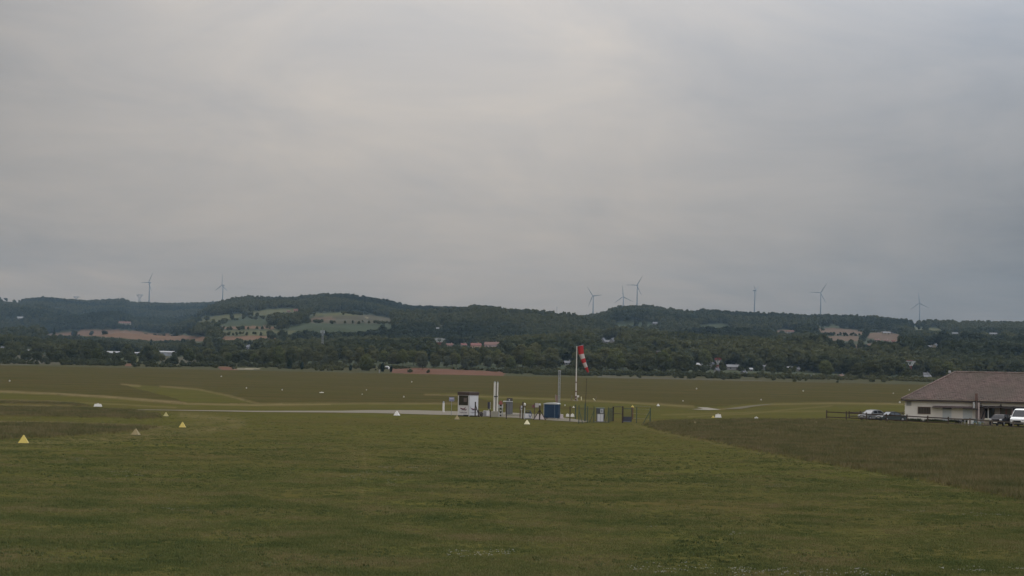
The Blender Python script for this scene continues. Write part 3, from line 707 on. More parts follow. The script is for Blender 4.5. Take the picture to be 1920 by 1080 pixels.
scatter('undergrowth', np.stack([ux*uy, uy, uz-.1], -1)[uk], rng.uniform(.4, 1.15, 5200)[uk], (rng.random(5200)*6.28)[uk], ub, 'undergrowth', 'low tangled scrub between the airfield grass and the trees')
def spot(k, x, yb, s, Yt, label, sz=None, name=None):
    a_ = ae(x, yb)[0]; return tree(k, a_*Yt, Yt, s, label, sz=sz, name=name)
spot('green', 687, 697, .95, 950, 'tall bright green tree standing alone at the edge of the grass', .95)
spot('dark', 566, 695, .55, 948, 'small dark columnar tree left of the bright green tree')
spot('bush', 551, 695, .8, 950, 'dark round shrub just left of the small dark columnar tree', name='shrub')
spot('dark', 657, 694, .5, 948, 'small dark tree close to the left of the tall bright green tree')
spot('dark', 717, 697, .62, 940, 'dark narrow tree just left of the white dome')
spot('dark', 733, 700, .42, 938, 'stubby dark tree just right of the white dome')
spot('bush', 769, 701, .75, 935, 'dark round shrub on the left part of the red earth bank', name='shrub')
spot('bush', 803, 702, .6, 935, 'small dark shrub in the middle of the red earth bank', name='shrub')
spot('dark', 543, 690, .8, 960, 'slim grey-green tree left of the small dark columnar tree')
spot('pale', 793, 689, 1.0, 1000, 'rounded grey-green tree left of the red and white pylon')
spot('pale', 870, 694, .75, 1000, 'small pale grey tree above the right of the red earth bank')
spot('spring', 1243, 705, 1.5, 1020, 'large yellow-green tree beside the white pylon legs', 1.35)
spot('spring', 1152, 702, 1.3, 1015, 'broad yellow-green tree to the right of the windsock', 1.15)
spot('spring', 1322, 698, 1.25, 1200, 'yellow-green tree just left of the narrow red and white pylon', 1.4)
spot('cone', 101, 645, 1.1, 2200, 'dark pointed conifer on the left end of the brown field', 1.3)
spot('cone', 282, 668, 1.4, 1700, 'dark bushy conifer between the two white sheds', 1.6)
spot('cone', 205, 636, 1.3, 2400, 'small dark conifer below the long brown field')
spot('ash', 388, 672, 1.6, 1500, 'large dark round tree right of the white sheds', 1.6)
spot('ash', 101, 660, 1.2, 1500, 'dark bushy tree above the scrub at far left', 1.1)
spot('bush', 1357, 718, .5, 925, 'lone dark shrub on the far grass below the village', name='shrub')
spot('bush', 1490, 722, .6, 915, 'lone dark shrub on the far grass left of the parked cars', name='shrub')
spot('bush', 1570, 724, .45, 915, 'tiny dark shrub on the far grass above the parked silver car', name='shrub')

# ---------------------------------------------------------------- wind turbines, 8 km away
TW = mat('turbine_white', (.17, .17, .17), .6, .03)
TPOS = [(280.5,530,60,.8,'leftmost wind turbine, one blade pointing up to the right'),(418,535,207,.75,'second wind turbine from the left, at the foot of the domed hill'),
 (1112.5,555,125,.8,'wind turbine left of the tight trio, blades spread to the left'),(1169,556.5,95,.95,'low wind turbine in the middle of the tight trio'),
 (1195,535,178,.9,'tallest wind turbine of the trio with a blade level to the left'),(1415,545,270,.42,'wind turbine seen nearly edge-on with one blade down its tower'),
 (1539,549,178,.95,'wind turbine with one blade level, above the right hill fields'),(1724.5,568.5,95,.85,'rightmost wind turbine, blades forming a Y')]
BL = 49
def blade_mesh():
    m = MB(); st = [(0, 1.8, 1.2), (4, 2.3, 1.0), (10, 3.6, .8), (25, 2.4, .6), (40, 1.5, .4), (BL, .7, .25)]
    rings = []
    for z_, c, th in st: rings.append([(-c*.35, -th, z_), (c*.65, -th*.4, z_), (c*.65, th*.2, z_), (-c*.35, th, z_)])
    vs_ = [p for r_ in rings for p in r_]; fs = []
    for k in range(len(st)-1):
        for i in range(4): fs.append((4*k+i, 4*k+(i+1) % 4, 4*k+4+(i+1) % 4, 4*k+4+i))
    fs += [(0, 1, 2, 3), (20, 21, 22, 23)]
    m.add(vs_, fs); me = m.mesh('blade'); me.materials.append(TW); return me
BM = blade_mesh()
for x, y, ph, fc, lab in TPOS:
    p = at(x, y, 8000); zg = tz(p.x, p.y); yaw = math.acos(fc)*(1 if fc < .5 else -1)
    H = p.z-zg
    t = thing('wind_turbine', (p.x, p.y, zg), lab, 'wind turbine', yaw, 'wind turbines on the skyline')
    MB().tube((0, 0, -8), (0, 0, H-1.5), 3.0, 1.7, 14).build('tower', TW, t, smooth=True)
    MB().frus((-2, 2, -4.5, 8), (-1.7, 1.7, -4, 7.5), H-1.8, H+2.2).build('nacelle', TW, t)
    hb = MB().tube((0, -4.5, H), (0, -7.5, H), 1.9, .7, 10).build('hub', TW, t)
    for k in range(3):
        b_ = bpy.data.objects.new('blade', BM); COL.objects.link(b_); b_.parent = t; b_.location = (0, -5.8, H)
        b_.rotation_euler = (0, R(90-(ph+120*k)), 0)

# ---------------------------------------------------------------- paths
CONC = mat('pale_gravel', (.15, .127, .09), .9, .12, .8, bump=.2)
def sheet(name, pts, m, z=.03):
    mb = MB(); q = [gp(*p) for p in pts]; mb.add([(v.x, v.y, z) for v in q], [tuple(range(len(q)))]); o = mb.build(name, m); tag(o, kind='structure'); return o
sheet('gravel_path', [(258,768.2),(330,769),(480,770.6),(640,770.4),(690,769.2),(780,769.5),(860,771.5),(960,774),(1000,776.5),(1000,781.5),(940,781.5),(860,779),(800,777.5),(700,774.6),(600,773.6),(480,772.8),(330,770),(258,768.9)], CONC)
sheet('concrete_pad', [(1297,767.8),(1318,766.6),(1306,763.6),(1326,764.4),(1352,768.6),(1330,769.4)], mat('pale_concrete', (.20, .175, .13), .9), .05)
sheet('station_apron', [(893,781),(925,776),(1000,777),(1060,784),(1105,790),(1095,792.5),(1040,789),(960,783.5)], mat('worn_gravel', (.13, .11, .075), .95, .3, 1.2), .035)
sheet('worn_earth_track', [(1356,768),(1375,765),(1400,761.5),(1425,759),(1450,757.7),(1440,759.2),(1412,763),(1390,767)], mat('worn_earth', (.082, .066, .030), .95, .3, .4), .06)

# ---------------------------------------------------------------- grass tufts
def tuft(nb, h, rad, w_, seed, m):
    r = random.Random(seed); mb = MB()
    for i in range(nb):
        a_ = r.random()*6.28; q = rad*math.sqrt(r.random()); cx, cy = q*math.cos(a_), q*math.sin(a_)
        t_ = r.random()*6.28; dx, dy = math.cos(t_)*w_/2, math.sin(t_)*w_/2; hh = h*r.uniform(.5, 1.15); l = hh*r.uniform(.1, .6); b_ = r.random()*6.28
        ex, ey = cx+math.cos(b_)*l, cy+math.sin(b_)*l
        mb.add([(cx-dx, cy-dy, 0), (cx+dx, cy+dy, 0), ((cx+ex)/2+dx*.7, (cy+ey)/2+dy*.7, hh*.6), (ex, ey, hh), ((cx+ex)/2-dx*.7, (cy+ey)/2-dy*.7, hh*.6)], [(0, 1, 2, 4), (4, 2, 3)])
    me = bpy.data.meshes.new('tuft'); me.from_pydata(mb.v, [], mb.f); me.materials.append(m); return me
def bladem(name, c1, c2, c3):
    m = bpy.data.materials.new(name); m.use_nodes = True; N, L = nodes(m); b = N['Principled BSDF']; b.inputs['Roughness'].default_value = .8; b.inputs['Specular IOR Level'].default_value = .1
    oi = N.new('ShaderNodeObjectInfo'); g_ = N.new('ShaderNodeNewGeometry'); n_ = N.new('ShaderNodeTexNoise'); n_.inputs['Scale'].default_value = .25; n_.inputs['Detail'].default_value = 3
    L.new(g_.outputs['Position'], n_.inputs['Vector'])
    a_ = N.new('ShaderNodeMath'); a_.operation = 'MULTIPLY_ADD'; L.new(oi.outputs['Random'], a_.inputs[0]); a_.inputs[1].default_value = .45
    a0 = N.new('ShaderNodeMath'); a0.operation = 'MULTIPLY_ADD'; L.new(n_.outputs['Fac'], a0.inputs[0]); a0.inputs[1].default_value = 1.7; a0.inputs[2].default_value = -.60
    L.new(a0.outputs[0], a_.inputs[2])
    cr = N.new('ShaderNodeValToRGB'); e = cr.color_ramp.elements; e[0].position = 0; e[0].color = (*c1, 1); e[1].position = 1; e[1].color = (*c3, 1); k_ = e.new(.5); k_.color = (*c2, 1)
    L.new(a_.outputs[0], cr.inputs[0]); L.new(cr.outputs[0], b.inputs['Base Color']); return m
def pts(n, Y0, Y1, pw=1.0):
    u = rng.random(n); Yp = (Y0**pw+(Y1**pw-Y0**pw)*u)**(1/pw); a_ = rng.uniform(-.30, .30, n); return a_*Yp, Yp
BMN = bladem('mown_blades', (.060, .086, .027), (.134, .140, .046), (.225, .172, .086)); BTL = bladem('long_blades', (.068, .082, .030), (.142, .124, .054), (.215, .164, .088))
x_, y_ = pts(230000, 42, 230, -.3); t_, _, _ = masks(x_, y_, 0*x_); k_ = t_ < .5
z_ = (fbm(x_, y_, 9, 8)-.5)*.06*np.clip(1-y_/180, 0, 1)
den_ = fbm(x_, y_, 3, 44); k_ &= (rng.random(len(x_)) < (den_*1.5)) & (rng.random(len(x_)) < np.clip((235-y_)/120, 0, 1))
scatter('mown_grass', np.stack([x_, y_, z_-.005], -1)[k_], (rng.uniform(.6, 1.2, len(x_))*(.6+.7*den_))[k_], (rng.random(len(x_))*6.28)[k_], [tuft(22, .065, .2, .014, s, BMN) for s in range(4)], 'grass', 'short mown grass in the foreground')
x_, y_ = pts(170000, 62, 260, .6); t_, _, _ = masks(x_, y_, 0*x_); k_ = t_ > .5
scatter('long_grass', np.stack([x_, y_, 0*x_], -1)[k_], rng.uniform(.65, 1.25, len(x_))[k_], (rng.random(len(x_))*6.28)[k_], [tuft(22, .33, .3, .02, 20+s, BTL) for s in range(4)], 'grass', 'long unmown brownish grass')
x_, y_ = pts(11000, 44, 140, -.2); k_ = (masks(x_, y_, 0*x_)[0] < .5) & (fbm(x_, y_, 8, 121) > .5)
WDM = bladem('weed_leaf', (.050, .066, .024), (.085, .10, .036), (.13, .135, .055))
scatter('weeds', np.stack([x_, y_, 0*x_], -1)[k_], rng.uniform(.5, 1.3, len(x_))[k_], (rng.random(len(x_))*6.28)[k_], [tuft(10, .07, .10, .035, 50+q, WDM) for q in range(3)], 'weeds', 'broad-leaved dark green weeds among the mown grass')
fl = MB(); 
for k in range(5):
    a_ = random.random()*6.28; q = random.random()*.25
    fl.tube((q*math.cos(a_), q*math.sin(a_), .05), (q*math.cos(a_), q*math.sin(a_), .06), 0.014, .014, 6)
fm = fl.mesh('daisy'); fm.materials.append(mat('daisy_white', (.34, .33, .27)))
x_, y_ = pts(5000, 45, 110, -.5); dn = fbm(x_, y_, 6, 66); k_ = (dn > .73) & (masks(x_, y_, 0*x_)[0] < .5)
scatter('daisies', np.stack([x_, y_, 0*x_], -1)[k_], np.ones(k_.sum()), (rng.random(len(x_))*6.28)[k_], [fm], 'flowers', 'patches of tiny white daisies in the mown grass')

# ---------------------------------------------------------------- field markers
YL = mat('marker_yellow', (.50, .38, .09), .6, .15, 6); YF = mat('marker_faded', (.27, .215, .11), .8, .2, 6); YD = mat('marker_dull', (.36, .31, .13), .8, .2, 6)
MFAR = mat('edge_marker_white', (.40, .39, .35), .7); MW = mat('marker_white', (.60, .57, .51), .6, .1, 6); MC = mat('marker_cream', (.66, .60, .38), .6, .1, 6); FOOT = mat('marker_foot', (.05, .05, .045))
def marker(x, yb, wpx, m, label, hr=.82, group='cone markers on the mown grass', rz=None, name='marker_cone'):
    p = gp(x, yb); w_ = px(wpx, p.y)/2; h = w_*2*hr
    t = thing(name, p, label, 'marker', random.uniform(-.3, .3) if rz is None else rz, group)
    c = MB(); c.frus((-w_, w_, -w_, w_), (-w_*.10, w_*.10, -w_*.10, w_*.10), .03, h); c.build('cone', m, t, bevel=w_*.06)
    MB().box(-w_*1.05, w_*1.05, -w_*1.05, w_*1.05, 0, .03).build('base', FOOT, t)
    MB().tube((0, 0, h-.01), (0, 0, h+.02), w_*.08, w_*.05, 6).build('cap', m, t)
    return t
marker(44, 831.5, 19, YL, 'bright yellow cone marker, leftmost on the mown grass')
marker(342, 802, 13, YL, 'bright yellow cone marker at the curve of the mown grass')
marker(254.5, 816, 15, YF, 'faded brown cone marker between two bright yellow ones')
marker(311, 781, 10, YD, 'dull yellow cone marker above the grass curve')
marker(988, 796, 10.5, MC, 'pale yellow cone marker in front of the fuel station')
marker(857, 787, 10, YF, 'faded cone marker in front of the white kiosk')
marker(744, 779.5, 11, MW, 'white cone marker beside the gravel path left of the kiosk')
marker(1303, 796, 7, YF, 'faded cone marker in the long grass below the white block')
marker(1530, 795, 6, YF, 'faded cone marker in the long grass below the rail fence end')
marker(1186, 764.5, 6, YL, 'small yellow cone marker behind the gate post')
marker(1234, 761.5, 5.5, MW, 'small white cone marker right of the fenced station')
marker(1337, 783.5, 5, YL, 'small yellow cone marker touching the white block')
marker(1075.5, 766, 5.5, MW, 'small white cone marker behind the paired white blocks')
def block(x, yb, wpx, hpx, label, m=MW, name='marker_block', lift=0):
    p = gp(x, yb); w_ = px(wpx, p.y)/2; h = px(hpx, p.y)
    t = thing(name, p, label, 'marker', random.uniform(-.15, .15), 'white marker blocks')
    MB().frus((-w_, w_, -w_*.6, w_*.6), (-w_*.78, w_*.78, -w_*.3, w_*.3), .04, h*.92).build('body', m, t, bevel=.015)
    MB().box(-w_*.8, w_*.8, -w_*.5, w_*.5, -.01, .04).build('base', FOOT, t)
    MB().box(-w_*.25, w_*.25, -w_*.12, w_*.12, h, h+.05).build('handle', m, t)
    return t
block(183.5, 763, 14.5, 6, 'wide white marker block beside the dark long grass on the left')
block(1346.5, 783.5, 12, 7, 'white marker block with a small yellow cone on its left')
block(1418, 787, 8, 5, 'small white marker block alone in front of the long grass')
block(1064.2, 782, 6.5, 6.3, 'left of the two white blocks standing together by the fence')
block(1073.2, 782.3, 7.2, 6.5, 'right of the two white blocks standing together by the fence')
block(603, 737.5, 9.5, 2.2, 'low white strip marker in the far brown grass')
far = [(18,716,3,'far left'),(415,707.5,2.6,'above the light green strip'),(462,729.5,2.6,'left of the low white strip marker'),(508,697.5,2.6,'near the far edge below the white sheds'),(529,733,2.4,'just left of the low white strip marker'),
 (687,733,2.2,'right of the low white strip marker'),(757,746.5,3,'above the white cone by the path'),(772,717.5,2.4,'below the red earth bank'),(1280.5,754,2.4,'above the pale concrete pad'),(1306,730.5,2.8,'above and left of the concrete pad'),
 (1427,751.5,2.6,'right of the concrete pad'),(1506,734.5,2.6,'in the far grass left of the cars'),(1687,756.5,3.4,'just left of the barn wall'),(1675,739,2,'in the grass above the barn eave'),(1705,730,1.8,'left of the barn roof slope'),(679,741.5,2,'below the low white strip marker'),(1059.2,763,3,'left of the small white cone behind the blocks')]
FARM = None
for x, y, w_, lab in far:
    a_, e_ = ae(x, y); Yd = min(CH*F/-e_, 430)
    for _ in range(20):
        zt = tz(a_*Yd, Yd); Yd = Yd+((CH-zt)*F/-e_-Yd)*.5
    s = px(w_, Yd)*.85
    if FARM is None:
        FARM = thing('edge_marker', (0, 0, 0), 'x', 'marker'); MB().frus((-.5, .5, -.4, .4), (-.3, .3, -.1, .1), .08, .75).build('body', MFAR, FARM); MB().box(-.45, .45, -.35, .35, -.3, .08).build('base', MW, FARM); o = FARM
    else: o = copy_tree(FARM)
    o.location = (a_*Yd, Yd, tz(a_*Yd, Yd)+.25); o.scale = (s, s, s); tag(o, 'tiny white edge marker '+lab, 'marker', 'edge markers in the far grass')
# ---------------------------------------------------------------- fuel station
STEEL = mat('galvanised_steel', (.34, .35, .36), .45, .08, 5, metal=.3); DKW = mat('dark_stained_wood', (.045, .032, .026), .85, .25, 6); GRNP = mat('green_paint', (.05, .075, .055), .6)
WPAN = mat('white_panel', (.62, .60, .60), .45, .04, 2); BRN = mat('brown_metal', (.075, .055, .048), .6, .15); DKG = mat('dark_window', (.035, .032, .022), .15, .3, 1.5, spec=.5)
BLK = mat('black_rubber', (.02, .02, .022), .7); LGR = mat('light_grey_paint', (.42, .42, .41), .5); CCR = mat('cast_concrete', (.27, .25, .20), .9, .15, 2, bump=.2)
REDP = mat('red_paint', (.38, .03, .04), .5); LOGR = mat('logo_red', (.10, .012, .025), .5); LOGB = mat('logo_blue', (.05, .04, .22), .5); BLU = mat('blue_paint', (.012, .036, .072), .5, .08); MESHG = mat('green_wire', (.05, .065, .05), .6)
def spot3(x0, x1, yt, yb, name, label, cat, rz=0, group=None):
    p = gp((x0+x1)/2, yb); W = px(x1-x0, p.y); H = px(yb-yt, p.y)
    return thing(name, p, label, cat, rz, group), W, H, p.y
# kiosk seen at its corner
t, W, H, Yk = spot3(857.3, 897, 735, 780.6, 'fuel_kiosk', 'white fuel payment kiosk with brown flat roof and a dark window', 'kiosk', rz=R(-39))
w1, w2 = 1.85, 1.78; hb = H-px(6, Yk)
# local frame: the face with the window looks along -y (turned towards the left of the picture), the plain face along +x
b_ = MB(); b_.box(-w1/2, w1/2, -w2/2, w2/2, .12, hb); body = b_.build('cabin', WPAN, t, bevel=.02)
rf = MB(); rf.box(-w1/2-.06, w1/2+.06, -w2/2-.06, w2/2+.06, hb, H); rf.build('roof', BRN, t, bevel=.02)
wd = MB(); wd.box(-w1/2+.16, w1/2-.14, -w2/2-.02, -w2/2+.01, hb-1.27, hb-.05); wo = wd.build('window', DKG, t)
fr = MB(); y_ = -w2/2-.035
for (a0, a1, z0, z1) in ((-w1/2+.12, w1/2-.10, hb-1.31, hb-1.27), (-w1/2+.12, -w1/2+.16, hb-1.27, hb-.05), (w1/2-.14, w1/2-.10, hb-1.27, hb-.05)): fr.box(a0, a1, y_, -w2/2, z0, z1)
fr.build('frame', WPAN, wo)
inn = MB(); inn.box(.05, .55, y_+.005, y_+.012, hb-.85, hb-.35); inn.build('notice', mat('inside_notice', (.13, .10, .085), .6), wo)
dr = MB(); dr.box(w1/2-.005, w1/2+.02, -w2/2+.16, w2/2-.08, .16, hb-.06); do = dr.build('door', WPAN, t)
hd = MB(); hd.box(w1/2+.02, w1/2+.06, -w2/2+.24, -w2/2+.28, 1.0, 1.25); hd.build('handle', STEEL, do)
ps = MB(); ps.box(w1/2-.05, w1/2+.03, -w2/2-.03, -w2/2+.05, 0, hb); ps.build('corner_post', LGR, t)
ft = MB(); ft.box(-w1/2+.05, w1/2-.05, -w2/2+.05, w2/2-.05, 0, .12); ft.build('plinth', BLK, t)
vt = MB(); vt.box(.05, w1/2-.1, -w2/2-.02, -w2/2, .12, .2); vt.build('vent', BLK, t)
def logo(parent, org, ux, s, full=True):
    """swoosh ending in a ring, on a face; org centre, ux the direction to the right along the face"""
    ux = Vector(ux); o = Vector(org); P = lambda a, b: o+ux*a*s+Vector((0, 0, b*s))
    ring = [P(.52+.26*math.cos(k*math.pi/8), .02+.22*math.sin(k*math.pi/8)) for k in range(17)]
    m1 = MB().path(ring[3:17], .075*s, 6); m1.path([P(-.75, .14), P(-.45, .05), P(-.1, -.02), P(.26, .02)], .115*s, 6); m1.build('logo', LOGR, parent)
    m2 = MB().path([P(.26, .0), P(.4, -.2), P(.56, -.22), P(.72, -.12)], .05*s, 6); m2.path([P(-.3, -.10), P(-.32, -.42)], .022*s, 5); m2.path([P(-.05, -.12), P(.02, -.32), P(.3, -.36)], .022*s, 5); m2.build('logo_stripe', LOGB, parent)
def lettering(parent, loc, rot, size, text, m, sx=1):
    c = bpy.data.curves.new('lettering', 'FONT'); c.body = text; c.size = size; c.align_x = 'CENTER'; c.extrude = .004
    o = bpy.data.objects.new('lettering', c); COL.objects.link(o); o.parent = parent; o.location = loc; o.rotation_euler = rot; o.scale = (sx, 1, 1); c.materials.append(m); return o
LT = mat('logo_text', (.13, .10, .14), .6)
logo(t, (0, -w2/2-.01, .92), (1, 0, 0), .62); lettering(t, (0, -w2/2-.012, .42), (R(90), 0, 0), .23, 'TotalEnergies', LT)
logo(t, (w1/2+.024, 0, .92), (0, 1, 0), .62); lettering(t, (w1/2+.026, 0, .42), (R(90), 0, R(90)), .23, 'TotalEnergies', LT)

# small sign on a post
t, W, H, _ = spot3(841.5, 851, 745, 779, 'sign_post', 'small blue-grey sign on a thin post left of the kiosk', 'sign')
MB().tube((0, 0, -.2), (0, 0, H-.05), .028, .028).build('pole', STEEL, t)
sg = MB().box(-W/2, W/2, -.05, -.03, H-.5, H).build('sign_plate', mat('blue_grey_sign', (.26, .26, .36), .5), t)
MB().box(-W/2+.06, W/2-.06, -.062, -.05, H-.22, H-.14).build('stripe', mat('sign_pale', (.5, .48, .5)), sg); MB().box(-W/2+.06, W/2-.06, -.062, -.05, H-.4, H-.34).build('stripe', mat('sign_dark', (.10, .10, .16)), sg)
t, W, H, _ = spot3(828.8, 833.8, 752.5, 773, 'marker_post', 'thick white post with grey cap at the left end of the station', 'post')
MB().tube((0, 0, 0), (0, 0, H-.25), W*.45, W*.42, 12).build('post', MW, t); MB().tube((0, 0, H-.25), (0, 0, H), W*.38, W*.25, 12).build('cap', STEEL, t)
def post(x, yt, yb, r, m, label, braces=(), name='wooden_post', cap=None):
    p = gp(x, yb); H = px(yb-yt, p.y); t = thing(name, p, label, 'post')
    MB().box(-r, r, -r, r, -.2, H).build('post', m, t, bevel=r*.2)
    for dx, zz in braces:
        d = px(dx, p.y); MB().tube((0, -r, H*zz), (d, -.15, 0), r*.8, r*.8, 6).build('brace', m, t)
    if cap: MB().frus((-.14, .14, -.14, .14), (-.08, .08, -.08, .08), H, H+.22).build('cap', cap, t)
    return t
post(890.8, 753.5, 781.5, .075, DKW, 'dark wooden post in front of the kiosk with a diagonal brace', [(8, .82)])
post(896.9, 768, 782, .07, DKW, 'short dark post at the right corner of the kiosk', [(7, .8)])
post(919.4, 769, 783.5, .06, DKW, 'short dark post right of the white electric cabinet')
post(949.3, 757, 785.5, .055, DKW, 'thin dark post in front of the grey tank cabinet', name='metal_post')
post(975, 761, 783.5, .06, mat('rust_brown', (.10, .05, .035), .8), 'reddish brown post left of the round white lamp', name='metal_post')
post(1011.6, 760, 787.5, .075, DKW, 'dark wooden post with two braces and a white cap', [(-11.5, .7), (11.5, .7)], cap=LGR)
post(1068.5, 762, 790, .055, DKW, 'slim dark post between the two white blocks', name='metal_post')
post(1078.8, 758.5, 786, .06, GRNP, 'slim green post below the windsock pole', name='metal_post')
# black notice panel, electric cabinet
t, W, H, _ = spot3(914, 918.4, 754, 778, 'notice_board', 'tall black notice panel on a thin leg', 'notice board')
MB().box(-W/2, W/2, -.03, .03, H*.48, H).build('panel', mat('black_panel', (.03, .028, .04), .5), t); MB().tube((0, 0, 0), (0, 0, H*.48), .03, .03).build('leg', STEEL, t); MB().box(W/2, W/2+.05, -.03, .03, H*.45, H).build('edge_strip', LGR, t)
t, W, H, _ = spot3(906, 917.6, 770, 781, 'electric_cabinet', 'low pale double-door cabinet beside the kiosk', 'cabinet')
MB().box(-W/2, W/2, -.2, .25, .05, H).build('body', LGR, t, bevel=.02)
for s in (-1, 1): MB().box(min(0, s*W/2)+.03, max(0, s*W/2)-.03, -.225, -.2, .1, H-.05).build('door', WPAN if s > 0 else mat('grey_door', (.26, .25, .25)), t)
MB().box(-W/2-.02, W/2+.02, -.22, .27, 0, .05).build('base', CCR, t)
t, W, H, _ = spot3(898.5, 906, 772, 781, 'hose_reel', 'dark tangled hose reel left of the pale cabinet', 'hose reel')
MB().tube((0, -.12, H*.55), (0, .12, H*.55), H*.42, H*.42, 16).build('drum', mat('worn_drum', (.14, .12, .11)), t)
for y_ in (-.14, .14): MB().path([(-W*.45, y_, 0), (0, y_, H*.6), (W*.45, y_, 0)], .03, 6).build('leg', BLK, t)
MB().path([(W*.4*math.cos(k*.5), -.17, H*.5+H*.4*math.sin(k*.5)) for k in range(13)], .03, 6).build('hose', BLK, t)
# vent pipes
t, W, H, Yp = spot3(921, 934, 715.7, 782, 'vent_pipes', 'pair of tall white vent pipes on a concrete base', 'vent pipes')
MB().box(-W/2, W/2, -.3, .3, 0, px(11, Yp)).build('base', CCR, t, bevel=.02)
for x0, x1 in ((924.2, 928.6), (930.2, 933.4)):
    xc = px((x0+x1)/2-927.5, Yp); r_ = px(x1-x0, Yp)/2
    pp = MB().tube((xc, 0, px(11, Yp)), (xc, 0, H-.12), r_, r_*.86, 16).build('pipe', MW, t, smooth=False)
    MB().tube((xc, 0, H-.14), (xc, 0, H), r_*.9, r_*.6, 16).build('cap', STEEL, pp)
MB().box(px(-2, Yp), px(5, Yp), -.2, -.14, px(38, Yp), px(39.6, Yp)).build('clamp', BLK, t)
MB().tube((px(1.6, Yp), -.05, px(11, Yp)), (px(1.6, Yp), -.05, H-.3), .04, .04).build('cable', mat('grey_cable', (.12, .11, .11)), t)
# fire point
t, W, H, _ = spot3(934, 943, 749, 781, 'fire_point', 'red hooded fire point with white cylinders and a striped post', 'fire point')
MB().frus((-.3, .28, -.15, .15), (-.14, .12, -.1, .1), H*.70, H*.92).build('hood', mat('faded_red', (.22, .075, .06), .7), t)
for x_ in (-.24, .22): MB().tube((x_, -.05, H*.48), (x_, -.05, H*.72), .085, .075, 10).build('cylinder', LGR, t)
MB().box(-.09, .09, -.08, .08, 0, H*.7).build('post', BLK, t)
for k in range(3): MB().box(-.095, .095, -.09, .09, H*(.12+.2*k), H*(.19+.2*k)).build('stripe', LGR, t)
MB().tube((.22, 0, 0), (.22, 0, H*.5), .05, .05).build('leg', STEEL, t); MB().tube((-.24, 0, 0), (-.24, 0, H*.5), .05, .05).build('leg', STEEL, t)
# grey tank cabinet
t, W, H, Yc = spot3(948, 961, 746.5, 779.5, 'tank_cabinet', 'grey steel tank cabinet with pale lid and dark hood', 'cabinet')
MB().box(-W/2, W/2, -.4, .5, .18, H-px(7.2, Yc)).build('body', mat('dark_grey_steel', (.105, .105, .11), .5), t, bevel=.02)
MB().box(-W/2-.36, W/2, -.5, .55, H-px(7.2, Yc), H-px(5.6, Yc)).build('lid', LGR, t, bevel=.01)
hd = MB(); hd.frus((-W/2+.05, W/2-.02, -.3, .3), (-W/2+.12, W/2-.05, -.2, .3), H-px(5.6, Yc), H); hd.build('hood', mat('dark_olive', (.05, .045, .035)), t)
MB().tube((0, -.32, H-px(3.4, Yc)), (0, -.25, H-px(3.4, Yc)), .09, .09, 10).build('dial', LGR, t)
MB().box(-W/2-.1, W/2+.5, -.5, .6, 0, .18).build('base', CCR, t)
for k in (-1, 1): MB().box(k*W/4-W/5, k*W/4+W/5, -.42, -.4, .25, H-px(9, Yc)).build('door', mat('grey_door_steel', (.13, .13, .13), .5), t)
t, W, H, _ = spot3(957, 975, 777, 780.3, 'kerb_stone', 'low pale concrete kerb right of the grey tank cabinet', 'kerb')
MB().box(-W/2, W/2, -.1, .1, 0, H).build('stone', CCR, t); MB().box(-W/2, W/2, -.1, .1, H, H+.02).build('top', mat('pale_top', (.36, .33, .28)), t)
# gauge, lamp
t, W, H, _ = spot3(976, 979.5, 761, 784.5, 'gauge_box', 'small pale gauge box on a post left of the round lamp', 'gauge')
MB().box(-W/2, W/2, -.08, .08, H*.65, H).build('box', LGR, t); MB().tube((0, 0, 0), (0, 0, H*.65), .04, .04).build('post', LGR, t); MB().tube((0, -.1, H*.8), (0, -.08, H*.8), W*.3, W*.3, 12).build('dial', BLK, t)
t, W, H, _ = spot3(978.5, 985.5, 753.5, 786, 'lamp_post', 'dark post carrying an oval white lamp', 'lamp')
MB().box(-.2, -.06, -.06, .06, 0, H).build('post', DKW, t)
lm = MB(); N_ = 10
for k in range(N_):
    z0, z1 = -1+2*k/N_, -1+2*(k+1)/N_; lm.tube((.08, 0, H*.84+z0*.21), (.08, 0, H*.84+z1*.21), .145*math.sqrt(max(.02, 1-z0*z0)), .145*math.sqrt(max(.02, 1-z1*z1)), 12)
lm.build('lamp', MW, t); MB().box(-.1, .2, -.05, .05, H*.69, H*.73).build('bracket', BLK, t); MB().tube((.08, 0, 0), (.08, 0, H*.68), .055, .055).build('conduit', LGR, t)
# white pump tank with black top
t, W, H, _ = spot3(984, 996.6, 769.5, 785.6, 'pump_unit', 'squat white pump unit with black top and blue hose', 'pump')
MB().box(-W/2, W/2, -.3, .3, .06, H*.62).build('body', WPAN, t, bevel=.05)
MB().frus((-W/2+.05, W/2, -.25, .25), (-W/2+.1, W/2-.05, -.2, .2), H*.62, H*.78).build('top', BLK, t); MB().box(-W/2+.1, W/2-.1, -.2, .2, H*.92, H).build('cover', mat('dark_cover', (.06, .06, .07)), t)
for x_ in (-W/2+.15, W/2-.15): MB().tube((x_, 0, H*.78), (x_, 0, H*.92), .03, .03).build('strut', BLK, t)
MB().path([(W*.2, -.3, H*.9), (W*.42, -.36, H*.75), (W*.46, -.38, H*.45), (W*.3, -.36, H*.2), (W*.15, -.36, H*.4), (W*.12, -.34, H*.6)], .035, 6).build('hose', mat('blue_hose', (.04, .07, .16), .5), t)
MB().box(-W/2-.02, W/2+.02, -.32, .32, 0, .06).build('base', BLK, t)
